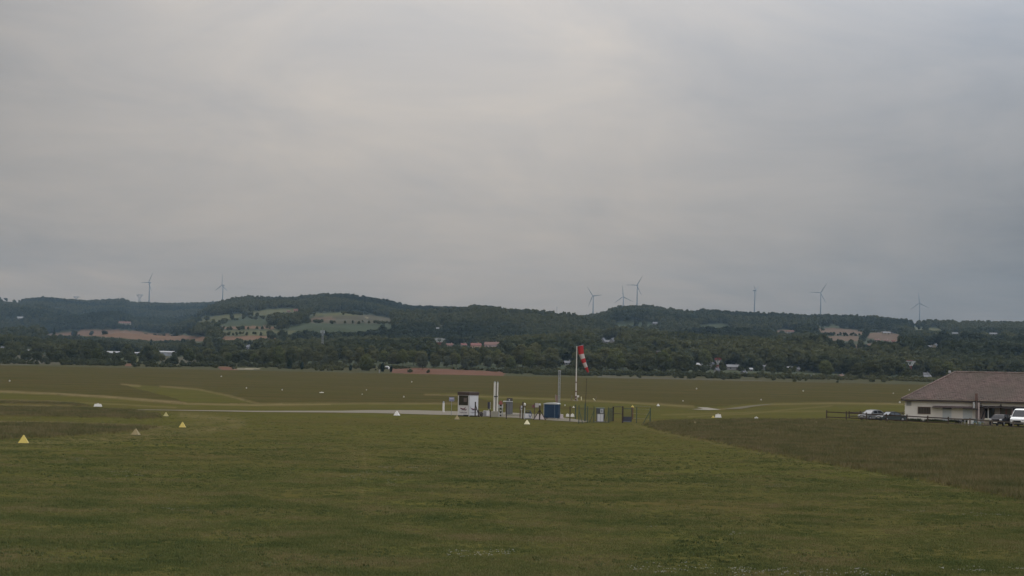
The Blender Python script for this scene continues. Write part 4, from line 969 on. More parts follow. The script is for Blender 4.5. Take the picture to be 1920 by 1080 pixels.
# two signs on a post
t, W, H, _ = spot3(998, 1009.3, 755.5, 785, 'sign_post', 'post with a dark red sign and a square white sign', 'sign')
MB().tube((-.12, 0, 0), (-.12, 0, H), .04, .04).build('pole', mat('brown_pole', (.07, .05, .045)), t)
MB().box(-.05, .37, -.04, -.02, H*.72, H-.02).build('sign_plate', mat('dirty_white_sign', (.38, .35, .33)), t)['label'] = 'square white sign plate'
MB().box(-.40, -.1, -.065, -.045, H*.70, H*.86).build('sign_plate', mat('dark_red_sign', (.14, .05, .06)), t)['label'] = 'dark red sign plate'
for x0, x1, d in ((1000.3, 1010.5, 'left'), (1012.5, 1021, 'right')):
    t, W, H, _ = spot3(x0, x1, 776.5, 786.5, 'concrete_block', f'sloping pinkish white concrete block on the {d} of the braced post', 'concrete block')
    pr = [(-W/2, 0), (-W/2+.04, .15), (W*.1 if d == 'left' else -W*.3, H), (W*.42 if d == 'left' else -W*.1, H), (W/2, .15), (W/2, 0)]
    MB().prism(pr, -.25, .25).build('block', mat('pinkish_concrete', (.52, .46, .44), .85, .12, 3), t, bevel=.03); MB().tube((0, 0, H), (0, 0, H+.05), .05, .05).build('lifting_eye', STEEL, t)
# blue tank container
t, W, H, Yb = spot3(1019.7, 1050, 755, 785.3, 'fuel_tank', 'blue box-shaped fuel tank with a pale rounded lid', 'fuel tank', rz=R(-14))
wb = 1.78; db = 1.2
MB().box(-wb/2, wb/2, -db/2, db/2, .12, H-.2).build('body', BLU, t, bevel=.03)
ld = MB(); ld.prism([(-wb/2-.06, H-.2), (-wb/2-.06, H-.11), (-wb*.3, H-.02), (wb*.1, H), (wb*.4, H-.05), (wb/2+.06, H-.11), (wb/2+.06, H-.2)], -db/2-.06, db/2+.06); ld.build('lid', mat('pale_lid', (.44, .46, .45), .5), t)
MB().box(-wb/2-.03, -wb/2+.02, -db/2-.03, -db/2, .1, H-.2).build('edge_strip', LGR, t); MB().box(wb/2-.45, wb/2-.4, -db/2-.04, -db/2, .15, H-.25).build('edge_strip', mat('blue_grey_strip', (.12, .16, .2)), t)
for x_ in (-wb/2+.15, wb/2-.2): MB().box(x_-.1, x_+.1, -db/2+.05, db/2-.05, 0, .12).build('foot', LGR, t)
MB().box(-.35, .35, -db/2-.015, -db/2, .4, H-.5).build('access_panel', mat('blue_panel', (.012, .033, .065), .5), t)
t, W, H, _ = spot3(1050, 1056, 776.8, 785.8, 'small_cabinet', 'small pinkish white box right of the blue tank', 'cabinet')
MB().box(-W/2, W/2, -.18, .2, .03, H).build('body', mat('pinkish_white', (.54, .47, .46)), t, bevel=.02); MB().box(-W/2+.03, W/2-.03, -.195, -.18, .1, H-.06).build('door', mat('pinkish_door', (.48, .41, .40)), t); MB().box(-W/2-.02, W/2+.02, -.2, .22, 0, .03).build('base', CCR, t)
# twin steel mast behind the tank
t, W, H, Ym = spot3(1045.6, 1049.6, 695, 775.5, 'light_mast', 'tall twin-tube steel mast behind the blue tank', 'mast')
for x_ in (-W/2+.05, W/2-.05): MB().tube((x_, 0, 0), (x_, 0, H), .055, .05, 8).build('tube', STEEL, t)
for k in range(9): MB().tube((-W/2+.05, 0, H*(.1+.1*k)), (W/2-.05, 0, H*(.14+.1*k)), .02, .02, 5).build('rung', STEEL, t)
MB().box(-W/2-.03, W/2+.03, -.08, .08, H-.08, H+.02).build('cap', LGR, t); MB().box(-.45, -.2, -.1, .1, H*.22, H*.42).build('control_box', mat('reddish_box', (.20, .13, .11)), t)
MB().box(-.3, .3, -.3, .3, 0, .1).build('base', CCR, t)
# thin tall antenna in the fence
t, W, H, _ = spot3(1095.6, 1098.6, 712, 790, 'antenna_mast', 'thin dark antenna mast rising from the mesh fence', 'mast')
MB().box(-.10, .06, -.07, .07, 0, H*.43).build('post', GRNP, t); MB().tube((0, 0, H*.4), (.1, 0, H), .035, .022, 6).build('rod', DKW, t); MB().tube((.1, 0, H), (.1, 0, H+.12), .04, .04, 6).build('tip', BLK, t)
# fuel dispenser inside the mesh fence
t, W, H, _ = spot3(1118, 1132.2, 764.5, 791.5, 'fuel_dispenser', 'fuel dispenser with two white lower doors and dark display', 'fuel dispenser', rz=R(8))
MB().box(-W/2+.05, W/2-.02, -.25, .25, .06, H*.56).build('cabinet', mat('dispenser_grey', (.16, .16, .17)), t)
for a0, a1 in ((-W/2+.08, -.03), (0, W/2-.12)): MB().box(a0, a1, -.275, -.25, .1, H*.55).build('door', WPAN, t)
MB().box(-W/2, W/2, -.2, .2, H*.58, H*.95).build('head', mat('dispenser_dark', (.07, .07, .075)), t); dp = MB().box(-.05, W/2-.12, -.235, -.2, H*.62, H*.92).build('display', LGR, t); MB().box(.05, W/2-.24, -.245, -.235, H*.7, H*.86).build('screen', mat('display_grey', (.22, .23, .24), .3), dp)
MB().box(-W/2-.05, W/2+.03, -.25, .25, H*.95, H).build('canopy', mat('greenish_trim', (.16, .19, .17)), t)
MB().path([(W/2-.05, -.3, H*.85), (W/2+.05, -.33, H*.5), (W/2-.03, -.33, H*.18), (W/2-.02, -.28, H*.5)], .03, 6).build('hose', BLK, t)
MB().box(-W/2-.3, W/2+.6, -.5, .5, 0, .06).build('base', mat('dark_concrete', (.10, .09, .08)), t)
# mesh fence around the dispenser
t = thing('mesh_fence', gp(1101, 793), 'green wire mesh fence with braced posts around the dispenser', 'fence'); p0 = gp(1101, 793)
FP = [(1085, 760, 794, 7.5), (1101.2, 761.5, 793, 0), (1113.4, 762, 792.5, -8), (1140.4, 764, 792.5, -6), (1149.4, 762.5, 789.5, 0), (1167.2, 762, 793, 0)]
pr_ = None
for x, yt, yb, br in FP:
    q = gp(x, yb)-p0; h = px(yb-yt, gp(x, yb).y); r_ = .085 if x > 1145 else .045
    po = MB().box(q.x-r_, q.x+r_, q.y-r_, q.y+r_, -.2, h).build('post', GRNP if x < 1145 else DKW, t)
    if br: MB().tube((q.x, q.y, h*.75), (q.x+px(br, gp(x, yb).y), q.y-.1, 0), .035, .035, 6).build('brace', GRNP, t)
    if pr_ is not None:
        a_, h0 = pr_; wm = MB(); L_ = (q-a_).length; nn = max(2, int(L_/.12)); hh = min(h, h0)*.93
        if x < 1160:
            for k in range(nn+1):
                c = a_.lerp(q, k/nn); wm.box(c.x-.0025, c.x+.0025, c.y-.0025, c.y+.0025, .05, hh)
            for k in range(17): wm.tube((a_.x, a_.y, .05+(hh-.05)*k/16), (q.x, q.y, .05+(hh-.05)*k/16), 0.003, .003, 4)
        else:
            for zz in (.98, .55): wm.tube((a_.x, a_.y, h0*zz), (q.x, q.y, h*zz), .03, .03, 5)
        wm.build('wire_mesh' if x < 1160 else 'rail', MESHG if x < 1160 else DKW, t)
    pr_ = (q, h)
t, W, H, _ = spot3(1168, 1184, 766, 792, 'gate', 'mesh gate with a dark solid lower panel', 'gate')
gt = MB(); gt.tube((-W/2, 0, .08), (-W/2, 0, H), .035, .035); gt.tube((W/2, 0, .08), (W/2, 0, H), .035, .035); gt.tube((-W/2, 0, H), (W/2, 0, H), .035, .035); gt.tube((-W/2, 0, .08), (W/2, 0, .08), .035, .035); gt.build('frame', GRNP, t)
gm_ = MB()
for k in range(11): x_ = -W/2+W*k/10; gm_.box(x_-.007, x_+.007, -.007, .007, .1, H)
for k in range(4): gm_.box(-W/2, W/2, -.007, .007, H*(.5+.13*k), H*(.5+.13*k)+.012)
gm_.build('wire_mesh', MESHG, t); MB().box(-W/2+.03, W/2-.03, -.03, .02, .14, H*.42).build('lower_panel', mat('dark_blue_grey', (.045, .045, .06), .6), t); MB().box(-W/2+.03, W/2-.03, -.04, .0, .06, .14).build('bottom_rail', mat('grey_blue_rail', (.15, .17, .19)), t)
post(1185.2, 763.5, 786.5, .14, mat('weathered_brown_wood', (.13, .08, .045), .9, .2), 'thick brown post right of the gate under the yellow cone')
post(1193.4, 763, 793.3, .045, GRNP, 'thin green post two along from the gate', name='metal_post')
post(1218.9, 765, 794.2, .06, GRNP, 'last green fence post with one long brace to its left', [(-13, .85)], name='metal_post')
t = thing('fence_wire', gp(1193, 793), 'thin strained wires from the gate to the last fence post', 'wire'); q0 = gp(1186, 792)-gp(1193, 793); q1 = gp(1218.9, 794)-gp(1193, 793)
for z_ in (.5, 1.05, 1.6, 1.95): MB().tube((q0.x, q0.y, z_), (q1.x, q1.y, z_), .012, .012, 4).build('strand', STEEL, t)
# ---------------------------------------------------------------- windsock
WSP = gp(1079.6, 751.5); H = px(102.3, WSP.y)
t = thing('windsock', WSP, 'red and white striped windsock hanging limp from a tall white pole', 'windsock', R(-1))
SOCKR = mat('sock_red', (.36, .020, .020), .75, .08); SOCKW = mat('sock_white', (.42, .36, .33), .75, .08)
po = MB().tube((0, 0, 0), (0, 0, H), .15, .10, 12).build('pole', MW, t)
for k, (z0, z1) in enumerate(((0, .04), (.055, .085), (.16, .18), (.33, .35))): MB().tube((0, 0, H*z0), (0, 0, H*z1), .19, .19, 12).build('collar', mat('rusty_collar', (.13, .06, .045), .8), po)
for s in (-1, 1): MB().tube((s*.22, 0, H*.06), (s*.16, 0, H*.5), .028, .02, 6).build('cable', mat('red_brown_cable', (.15, .05, .04)), po)
s_ = WSP.y/F
def sk_pt(i):   # centre line in metres from the pole top, radii
    tab = [(6.5, 1, 5.6, .8), (8.2, -15, 5.0, 0), (11.5, -23.5, 4.3, 0), (14.3, -31, 3.7, 0), (18.2, -39.5, 3.1, 0), (22.3, -48.5, 1.7, 0)]
    return tab[i]
cols = [SOCKR, SOCKW, SOCKR, SOCKW, SOCKR]
def sock_ring(i, n=18):
    x_, z_, r_, tl = sk_pt(i); c = Vector((x_*s_, 0, H+z_*s_)); q = []
    nx = sk_pt(min(5, i+1)); pv = sk_pt(max(0, i-1)); d = Vector((nx[0]-pv[0], 0, nx[1]-pv[1])).normalized()
    if i == 0: d = Vector((.25, 0, -1)).normalized()
    u = Vector((0, 1, 0)); v = d.cross(u)
    for k in range(n):
        a_ = 2*math.pi*k/n; rr = r_*s_*(1+.12*math.sin(3*a_+i)); q.append(c+v*rr*math.cos(a_)+u*rr*math.sin(a_))
    return q
rings = [sock_ring(i) for i in range(6)]
for i in range(5):
    m_ = MB(); n = 18; sub = 4; rs = []
    for k in range(sub+1):
        f_ = k/sub; rs.append([rings[i][j].lerp(rings[i+1][j], f_)*1.0 for j in range(n)])
    vs_ = [p for r_ in rs for p in r_]; m_.add(vs_, [(k*n+j, k*n+(j+1) % n, (k+1)*n+(j+1) % n, (k+1)*n+j) for k in range(sub) for j in range(n)])
    m_.build('sock_band', cols[i], t, smooth=True)['label'] = ('red' if i % 2 == 0 else 'white')+' fabric band of the windsock'
rg = rings[0]; MB().path([Vector(p) for p in rg]+[Vector(rg[0])], .04, 6).build('hoop', STEEL, t); MB().tube((0, 0, H-.05), (s_*6.5, 0, H+.1*s_), .045, .045, 6).build('swivel_arm', STEEL, t)
MB().box(-.5, .5, -.5, .5, 0, .12).build('base', CCR, t)
def stake(x0, y0, x1, y1, r, m, label):
    a_ = gp(x1, y1); b_ = (x0-x1)*a_.y/F; h = px(y1-y0, a_.y); t = thing('stake', a_, label, 'stake', 0, 'stakes around the windsock')
    MB().tube((0, 0, -.1), (b_, 0, h), r, r, 8).build('shaft', m, t); MB().tube((b_, 0, h), (b_*1.05, 0, h+.08), r*1.2, r*.5, 8).build('cap', m, t)
stake(1089.8, 744.5, 1089.9, 750.5, .10, MC, 'upright cream stake just right of the windsock pole')
stake(1112.5, 747.5, 1116, 751.8, .11, MC, 'cream stake leaning left, furthest right of the windsock pole')
stake(1072, 742, 1070.5, 751.5, .07, mat('grey_brown_stake', (.16, .13, .10)), 'dark leaning stake left of the windsock pole')
stake(1118.5, 745, 1113, 752.8, .05, mat('grey_brown_stake', (.16, .13, .10)), 'dark stake crossing the leaning cream stake')
stake(1041.5, 741, 1042, 751.5, .12, mat('pinkish_stake', (.26, .21, .17)), 'brownish stake left of the twin steel mast')
p = gp(1081.8, 751.6); t = thing('box_light', p, 'small white light box low beside the windsock pole', 'light box'); MB().box(-.02, .42, -.2, .2, .75, 1.15).build('box', MW, t); MB().tube((.0, 0, 0), (.0, 0, .8), .06, .06).build('leg', MW, t)

# ---------------------------------------------------------------- wooden rail fence
FW = mat('fence_wood', (.065, .045, .035), .9, .3, 3); FWG = mat('grey_fence_wood', (.13, .105, .085), .9, .25, 3)
def rail_fence(P, name, label, dark):
    o0 = gp(P[0][0], P[0][2]); t = thing(name, o0, label, 'fence'); prev = None
    for i, (x, yt, yb) in enumerate(P):
        g_ = gp(x, yb); q = g_-o0; h = px(yb-yt, g_.y); m_ = FW if dark(x) else FWG
        MB().box(q.x-.08, q.x+.08, q.y-.07, q.y+.07, -.2, h).build('post', m_, t)
        if prev is not None:
            a_, h0 = prev
            for zz in (.80, .22): 
                MB().add([(a_.x, a_.y-.10, h0*zz-.07), (q.x, q.y-.10, h*zz-.07), (q.x, q.y-.10, h*zz+.07), (a_.x, a_.y-.10, h0*zz+.07), (a_.x, a_.y-.07, h0*zz-.07), (q.x, q.y-.07, h*zz-.07), (q.x, q.y-.07, h*zz+.07), (a_.x, a_.y-.07, h0*zz+.07)],
                         [(0,1,2,3),(4,7,6,5),(0,4,5,1),(1,5,6,2),(2,6,7,3),(3,7,4,0)]).build('rail', m_, t)
        prev = (q, h)
rail_fence([(1549.8,769.3,785.5),(1586.8,771.2,786.8),(1624.2,773.5,788.4),(1661.7,775.8,790.3),(1700.4,777.3,792.2),(1739.4,779.4,794.8),(1778,781.5,796.6),(1818.5,784,799),(1859.5,786.5,801.2),(1899.5,789,803.6),(1942,791.5,806)],
           'rail_fence', 'long two-rail wooden fence running from the cars past the barn', lambda x: x < 1790)
rail_fence([(1592,771,783.5),(1612.8,770.5,782.8),(1640,770.5,782),(1693,772.5,782.5)], 'rail_fence', 'short two-rail wooden fence behind the two parked cars', lambda x: True)

# ---------------------------------------------------------------- vehicles
GLS = mat('car_glass', (.02, .022, .025), .08, .05, spec=.6); TYR = mat('tyre', (.018, .018, .018), .8); RIM = mat('rim', (.35, .35, .36), .35, metal=.6); HLT = mat('headlight', (.55, .56, .58), .15, spec=.6); TLT = mat('tail_light', (.25, .01, .01), .3)
GLB = mat('painted_reflection_windscreen', (.30, .32, .34), .12, .05, spec=.6)  # pale base colour stands in for sky reflected in the glass
def wheel(t, x, y, r, w_):
    s = 1 if y > 0 else -1
    ty = MB().tube((x, y-w_/2, r), (x, y+w_/2, r), r, r, 20).build('wheel', TYR, t, bevel=.02); MB().tube((x, y+s*(w_/2-.01), r), (x, y+s*(w_/2+.015), r), r*.62, r*.55, 14).build('rim', RIM, ty)
def car(p, rz, label, paint, L=4.2, W=1.72, Hh=1.42, shape='hatch', screen=None, roofm=None, name='parked_car', cat='car'):
    """front looks along -x in the local frame"""
    t = thing(name, p, label, cat, rz); z0 = .2; hw = W/2
    if shape == 'hatch':
        side = [(-L/2, .35), (-L/2+.05, .62), (-L/2+.25, .78), (-L/2+1.0, .92), (L/2-.25, .98), (L/2-.02, .85), (L/2, .45), (L/2-.1, z0), (-L/2+.1, z0)]
        cab = [(-L/2+1.0, .90), (-L/2+1.75, Hh-.04), (-L/2+2.6, Hh), (L/2-.95, Hh-.06), (L/2-.25, .96)]
    elif shape == 'coupe':
        side = [(-L/2, .38), (-L/2+.04, .66), (-L/2+.3, .76), (-L/2+1.1, .88), (L/2-.7, .90), (L/2-.06, .86), (L/2, .5), (L/2-.1, z0), (-L/2+.1, z0)]
        cab = [(-L/2+1.1, .86), (-L/2+1.6, Hh-.03), (-L/2+2.4, Hh), (L/2-1.45, Hh-.08), (L/2-.95, .89)]
    elif shape == 'suv':
        side = [(-L/2, .45), (-L/2+.04, .85), (-L/2+.3, .98), (-L/2+1.0, 1.04), (L/2-.2, 1.08), (L/2, .9), (L/2, .45), (L/2-.1, .28), (-L/2+.1, .28)]
        cab = [(-L/2+1.0, 1.02), (-L/2+1.6, Hh-.05), (-L/2+2.4, Hh), (L/2-.5, Hh-.06), (L/2-.1, 1.06)]
    else:
        side = [(-L/2, .45), (-L/2+.02, .9), (-L/2+.15, 1.02), (-L/2+.95, 1.24), (L/2, 1.3), (L/2, .4), (L/2-.1, .28), (-L/2+.1, .28)]
        cab = [(-L/2+.9, 1.22), (-L/2+1.7, Hh-.14), (-L/2+2.2, Hh), (L/2-.1, Hh), (L/2-.02, 1.28)]
    b_ = MB(); b_.prism(side, -hw, hw, lambda x, z: 1-.06*max(0, z-.7)-(.10 if abs(x) > L/2-.12 else 0)); body = b_.build('body', paint, t, bevel=.06)
    zt = max(z for _, z in cab); zb = min(z for _, z in cab); tap = lambda x, z: (hw*.95-(z-zb)/(zt-zb)*hw*.2)/hw
    c = MB(); c.prism(cab, -hw, hw, tap); gl = c.build('cabin_glass', GLS, t, bevel=.04)
    # roof skin and pillars 1-2 cm proud of the glass
    top = [q for q in cab if q[1] > zt-.16]; x0, x1 = top[0][0]-.02, top[-1][0]+.02
    rm = MB(); rp = [(q[0], q[1]+.015) for q in top]+[(x1, top[-1][1]-.05), (x0, top[0][1]-.05)]; rm.prism(rp, -hw, hw, lambda x, z: tap(x, min(z, zt))+.015); rm.build('roof', roofm or paint, t, bevel=.02)
    def pill(qa, qb, r=.035):
        for s in (-1, 1):
            P0 = (qa[0], s*hw*(tap(*qa)+.004), qa[1]); P1 = (qb[0], s*hw*(tap(*qb)+.004), qb[1]); MB().tube(P0, P1, r, r, 6).build('pillar', roofm or paint, t)
    pill(cab[0], cab[1]); pill(cab[-1], cab[-2], .05); mx = (cab[1][0]+cab[-2][0])/2; pill((mx, zb), (mx, zt-.03), .04)
    if shape == 'van':
        for s in (-1, 1): MB().prism([(-L/2+2.6, 1.2), (-L/2+2.6, Hh-.15), (L/2-.1, Hh-.12), (L/2-.05, 1.2)], s*hw*.80, s*hw*.985).build('side_panel', paint, t)
    # windscreen plate
    a_, b2 = Vector((cab[0][0], 0, cab[0][1])), Vector((cab[1][0], 0, cab[1][1])); d = (b2-a_); nrm = Vector((-d.z, 0, d.x)).normalized()*.012
    if nrm.x > 0: nrm = -nrm
    P = [a_.lerp(b2, .08), a_.lerp(b2, .92)]; vs_ = []
    for off in (nrm, -nrm*.2):
        for q in P:
            for s in (-1, 1): vs_.append((q.x+off.x, s*(hw*tap(q.x, q.z)-.09), q.z+off.z))
    MB().add(vs_, [(0,1,3,2),(4,6,7,5),(0,4,5,1),(2,3,7,6),(0,2,6,4),(1,5,7,3)]).build('windscreen', screen or GLS, t)
    for s in (-1, 1):
        zl = side[1][1]-.02 if shape != 'van' else .86
        hl = MB().box(-L/2-.012, -L/2+.2, min(s*hw*.58, s*hw*.92), max(s*hw*.58, s*hw*.92), zl-.10, zl+.07).build('headlight', HLT, t, bevel=.03)
        MB().box(L/2-.08, L/2+.012, min(s*hw*.68, s*hw*.90), max(s*hw*.68, s*hw*.90), .62, .85).build('tail_light', TLT, t)
        mr = MB().box(cab[0][0]+.15, cab[0][0]+.3, min(s*hw*.98, s*(hw+.18)), max(s*hw*.98, s*(hw+.18)), cab[0][1]+.02, cab[0][1]+.18).build('mirror', paint, t)
        for x_ in (-L/2+.8, L/2-.78): wheel(t, x_, s*(hw-.09), .33 if shape in ('van', 'suv') else .30, .2)
        MB().box(-.05, .10, min(s*hw*.985, s*(hw+.012)), max(s*hw*.985, s*(hw+.012)), side[1][1]+.0, side[1][1]+.03).build('door_handle', BLK, t)
    MB().box(-L/2-.02, -L/2+.1, -hw*.5, hw*.5, .48, .62 if shape != 'van' else .78).build('grille', BLK, t)
    MB().box(-L/2-.03, -L/2+.1, -hw*.88, hw*.88, .22, .4).build('bumper', BLK if shape != 'hatch' else paint, t, bevel=.03)
    MB().box(-L/2-.042, -L/2-.028, -.26, .26, .42, .53).build('number_plate', MW, t)
    return t
SILV = mat('silver_paint', (.20, .197, .20), .35, .04, metal=.3); DGRN = mat('dark_green_grey_paint', (.075, .085, .085), .35, .05, metal=.3); BLKP = mat('black_paint', (.016, .015, .018), .6, .05, spec=.12); VWH = mat('van_white', (.78, .78, .77), .3, .03); SOFT = mat('black_soft_roof', (.02, .02, .02), .8)
car(gp(1635, 787.5)+Vector((0, .4, 0)), R(38), 'silver hatchback parked nose towards the field, leftmost car', SILV, 4.0, 1.7, 1.42, 'hatch', screen=mat('pale_screen', (.30, .30, .30), .15, .05, spec=.6))
car(gp(1672, 790)+Vector((0, .3, 0)), R(22), 'dark grey-green convertible with black soft roof beside the silver hatchback', DGRN, 4.1, 1.7, 1.32, 'coupe', screen=GLB, roofm=SOFT)
car(gp(1880, 799)+Vector((0, 1.2, 0)), R(58), 'black car parked between the clutter and the white van', BLKP, 4.2, 1.8, 1.5, 'suv', screen=mat('dark_screen', (.02, .02, .025), .6))
car(gp(1924, 800)+Vector((0, 2.0, 0)), R(60), 'white panel van cut by the right frame edge', VWH, 4.9, 2.0, 2.25, 'van', name='parked_van', cat='van')

# ---------------------------------------------------------------- tiled barn
WALL = mat('barn_wall', (.64, .60, .54), .9, .2, .6, bump=.1)
C0 = at(1690, 748.5, 263.6); th_ = R(-20)
t = thing('barn', (C0.x, C0.y, 0), 'long low whitewashed barn with a brown tiled hipped roof', 'barn', th_)
EZ = 3.0; HD = 6.6; LL = 34; RH = 7.0   # local x along the front, y backwards; origin at the eave corner
D = Vector((math.cos(th_), math.sin(th_))); 
tm = bpy.data.materials.new('barn_tiles'); tm.use_nodes = True; N, L = nodes(tm); b = N['Principled BSDF']; b.inputs['Roughness'].default_value = .9
tc = N.new('ShaderNodeTexCoord'); 
def tn(sc, d, st): 
    mp_ = N.new('ShaderNodeMapping'); mp_.inputs['Scale'].default_value = st; L.new(tc.outputs['Object'], mp_.inputs['Vector']); n_ = N.new('ShaderNodeTexNoise'); n_.inputs['Scale'].default_value = sc; n_.inputs['Detail'].default_value = d; L.new(mp_.outputs[0], n_.inputs['Vector']); return gramp(n_.outputs['Fac'], .33, .67)
c_ = gmix(tn(1.3, 4, (1, 1.6, 1.6)), (.050, .036, .033), (.165, .112, .096)); c_ = gmix(tn(2.4, 3, (.6, 3, 3)), c_, (.225, .158, .135)); c_ = gmix(tn(.35, 3, (1, 1, 1)), c_, gmix(.5, c_, (.11, .10, .075))); L.new(c_, b.inputs['Base Color'])
def slope(y0, z0, y1, z1, xa, xb, xc, xd, rows=34):
    """courses of half-round tiles as real ridges stepping up the slope; bottom edge xa..xb, top edge xc..xd"""
    V = []; Fc = []
    n = int((xb-xa)/.115); dy = y1-y0; dz = z1-z0; Ls = math.hypot(dy, dz); ny, nz = -dz/Ls, dy/Ls
    for r_ in range(rows):
        for e_ in (0, 1):
            tt = (r_+e_)/rows; off = .055 if e_ == 0 else .0
            l_, h_ = xa+(xc-xa)*tt, xb+(xd-xb)*tt
            for k in range(n+1):
                x_ = xa+(xb-xa)*k/n; x_ = min(max(x_, l_), h_); wv = .03*math.cos(k*math.pi)+off+rr_[(r_*7+k*3) % 997]*.02
                V.append((x_, y0+dy*tt+ny*wv, z0+dz*tt+nz*wv))
    w_ = n+1
    for r_ in range(2*rows-1):
        for k in range(n): Fc.append((r_*w_+k, r_*w_+k+1, (r_+1)*w_+k+1, (r_+1)*w_+k))
    return V, Fc
rr_ = [random.random() for _ in range(997)]
V, Fc = slope(0, EZ, HD, RH, 0, LL, HD*1.0, LL-HD)
rfm = MB().add(V, Fc); rfm.add([(0, 0, EZ-.02), (0, 2*HD, EZ-.02), (HD, HD, RH-.02)], [(0, 2, 1)]); rfm.add([(0, 2*HD, EZ-.02), (LL, 2*HD, EZ-.02), (LL-HD, HD, RH-.02), (HD, HD, RH-.02)], [(0, 1, 2, 3)]); rfm.add([(LL, 2*HD, EZ-.02), (LL, 0, EZ-.02), (LL-HD, HD, RH-.02)], [(0, 1, 2)])
me_ = bpy.data.meshes.new('roof'); me_.from_pydata(rfm.v, [], rfm.f); me_.materials.append(tm); roof = bpy.data.objects.new('roof', me_); COL.objects.link(roof); roof.parent = t
rd = MB(); k_ = HD
while k_ < LL-HD: rd.tube((k_, HD, RH+.02), (k_+.42, HD, RH+.05), .13, .15, 8); k_ += .4
rd.build('ridge_tiles', tm, roof)
hp = MB()
for s in range(22): a0 = Vector((0, 0, EZ+.05)).lerp(Vector((HD, HD, RH+.03)), s/22); a1 = Vector((0, 0, EZ+.08)).lerp(Vector((HD, HD, RH+.06)), (s+1)/22); hp.tube(a0, a1, .13, .15, 8)
hp.build('hip_tiles', tm, roof)
MB().box(-.05, LL, -.04, .08, EZ-.2, EZ-.03).build('gutter', mat('dark_gutter', (.05, .035, .035), .6), t); MB().box(.1, LL-.1, .08, .55, EZ-.1, EZ-.06).build('soffit', mat('soffit_wood', (.12, .09, .08)), t)
WY = .55
XO = 10.6    # the porch opening starts here
wl = MB(); wl.box(.45, XO-.3, WY, WY+.3, 0, EZ-.1)
for k in range(9): wl.box(.38+.03*(k % 2), .45, WY+.0, WY+.3, .1+.32*k, .26+.32*k)
wl.box(.45, .75, WY+.3, 2*HD-.4, 0, EZ-.1); wl.build('wall', WALL, t)
MB().box(XO-.3, LL-.4, WY, WY+.22, EZ-.62, EZ-.1).build('lintel', WALL, t)
PW = mat('pinkish_wall', (.40, .33, .31), .9, .15, 1)
MB().box(XO-.3, LL-.4, WY+1.6, WY+1.8, 0, EZ-.1).build('porch_wall', PW, t); MB().box(.75, LL-.4, 2*HD-.7, 2*HD-.4, 0, EZ-.1).build('back_wall', WALL, t)
def xloc(xpx, ypx=770):  # photo column -> distance along the front
    a_ = ae(xpx, ypx)[0]; # solve (C0 + D*s + B*WY).x = a*y
    Bx, By = -D.y, D.x; ox, oy = C0.x+Bx*WY, C0.y+By*WY
    return (a_*oy-ox)/(D.x-a_*D.y)
def hgt(xpx, ypx):
    s = xloc(xpx, ypx); y_ = C0.y+D.y*s+D.x*WY; return CH+ae(xpx, ypx)[1]*y_/F
# barred window
x0, x1 = xloc(1720.8), xloc(1745); z0, z1 = hgt(1733, 776.3), hgt(1733, 762.6)
wn = MB().box(x0+.1, x1-.1, WY-.02, WY+.02, z0+.1, z1-.1).build('window', DKG, t)
fr = MB(); fr.box(x0, x1, WY-.08, WY, z1-.12, z1); fr.box(x0, x1, WY-.08, WY, z0, z0+.12); fr.box(x0, x0+.12, WY-.08, WY, z0+.12, z1-.12); fr.box(x1-.12, x1, WY-.08, WY, z0+.12, z1-.12); fr.build('frame', mat('brown_frame', (.10, .065, .05)), wn)
br = MB(); [br.box(x0+.12+(x1-x0-.24)*k/7-.02, x0+.12+(x1-x0-.24)*k/7+.02, WY-.06, WY-.03, z0+.1, z1-.1) for k in range(1, 7)]; br.build('bars', mat('bar_iron', (.09, .06, .06)), wn)
# sign plate near the corner
x0, x1 = xloc(1699.5), xloc(1708.8); z0, z1 = hgt(1704, 760.6), hgt(1704, 752.4)
sp_ = MB().box(x0, x1, WY-.04, WY-.005, z0, z1).build('sign_plate', mat('old_sign', (.33, .32, .29), .7), t)
for k, (fa, fb) in enumerate(((.12, .24), (.42, .60), (.68, .90))): MB().box(x0+.06, x1-.06, WY-.05, WY-.04, z0+(z1-z0)*fa, z0+(z1-z0)*fb).build('faded_band', mat('sign_band', (.17, .165, .15), .8, .5, 14), sp_)
# canopy and pale doors
x0, x1 = xloc(1748), xloc(1828.5); z1 = hgt(1788, 762.5)
cn = MB(); cn.frus((x0-.05, x1, WY-1.0, WY), (x0+.35, x1-.1, WY-.5, WY), z1-.16, z1+.08); cn.build('canopy', mat('dark_canopy', (.06, .042, .04), .8), t)
PD = mat('pale_blue_door', (.44, .46, .46), .7, .05, 3)
for a0, a1 in ((1767.5, 1784), (1805.5, 1823)):
    xa, xb = xloc(a0), xloc(a1); z0 = .05; zt_ = hgt((a0+a1)/2, 766.3); d_ = MB().box(xa, xb, WY-.05, WY-.004, z0, zt_).build('door', PD, t)
    rb = MB(); [rb.box(xa+(xb-xa)*k/8-.012, xa+(xb-xa)*k/8+.012, WY-.07, WY-.05, z0, zt_) for k in range(1, 8)]; rb.build('ribs', PD, d_); MB().box(xa-.02, xb+.02, WY-.09, WY-.004, zt_, zt_+.14).build('head', mat('dark_head', (.05, .035, .035)), d_)
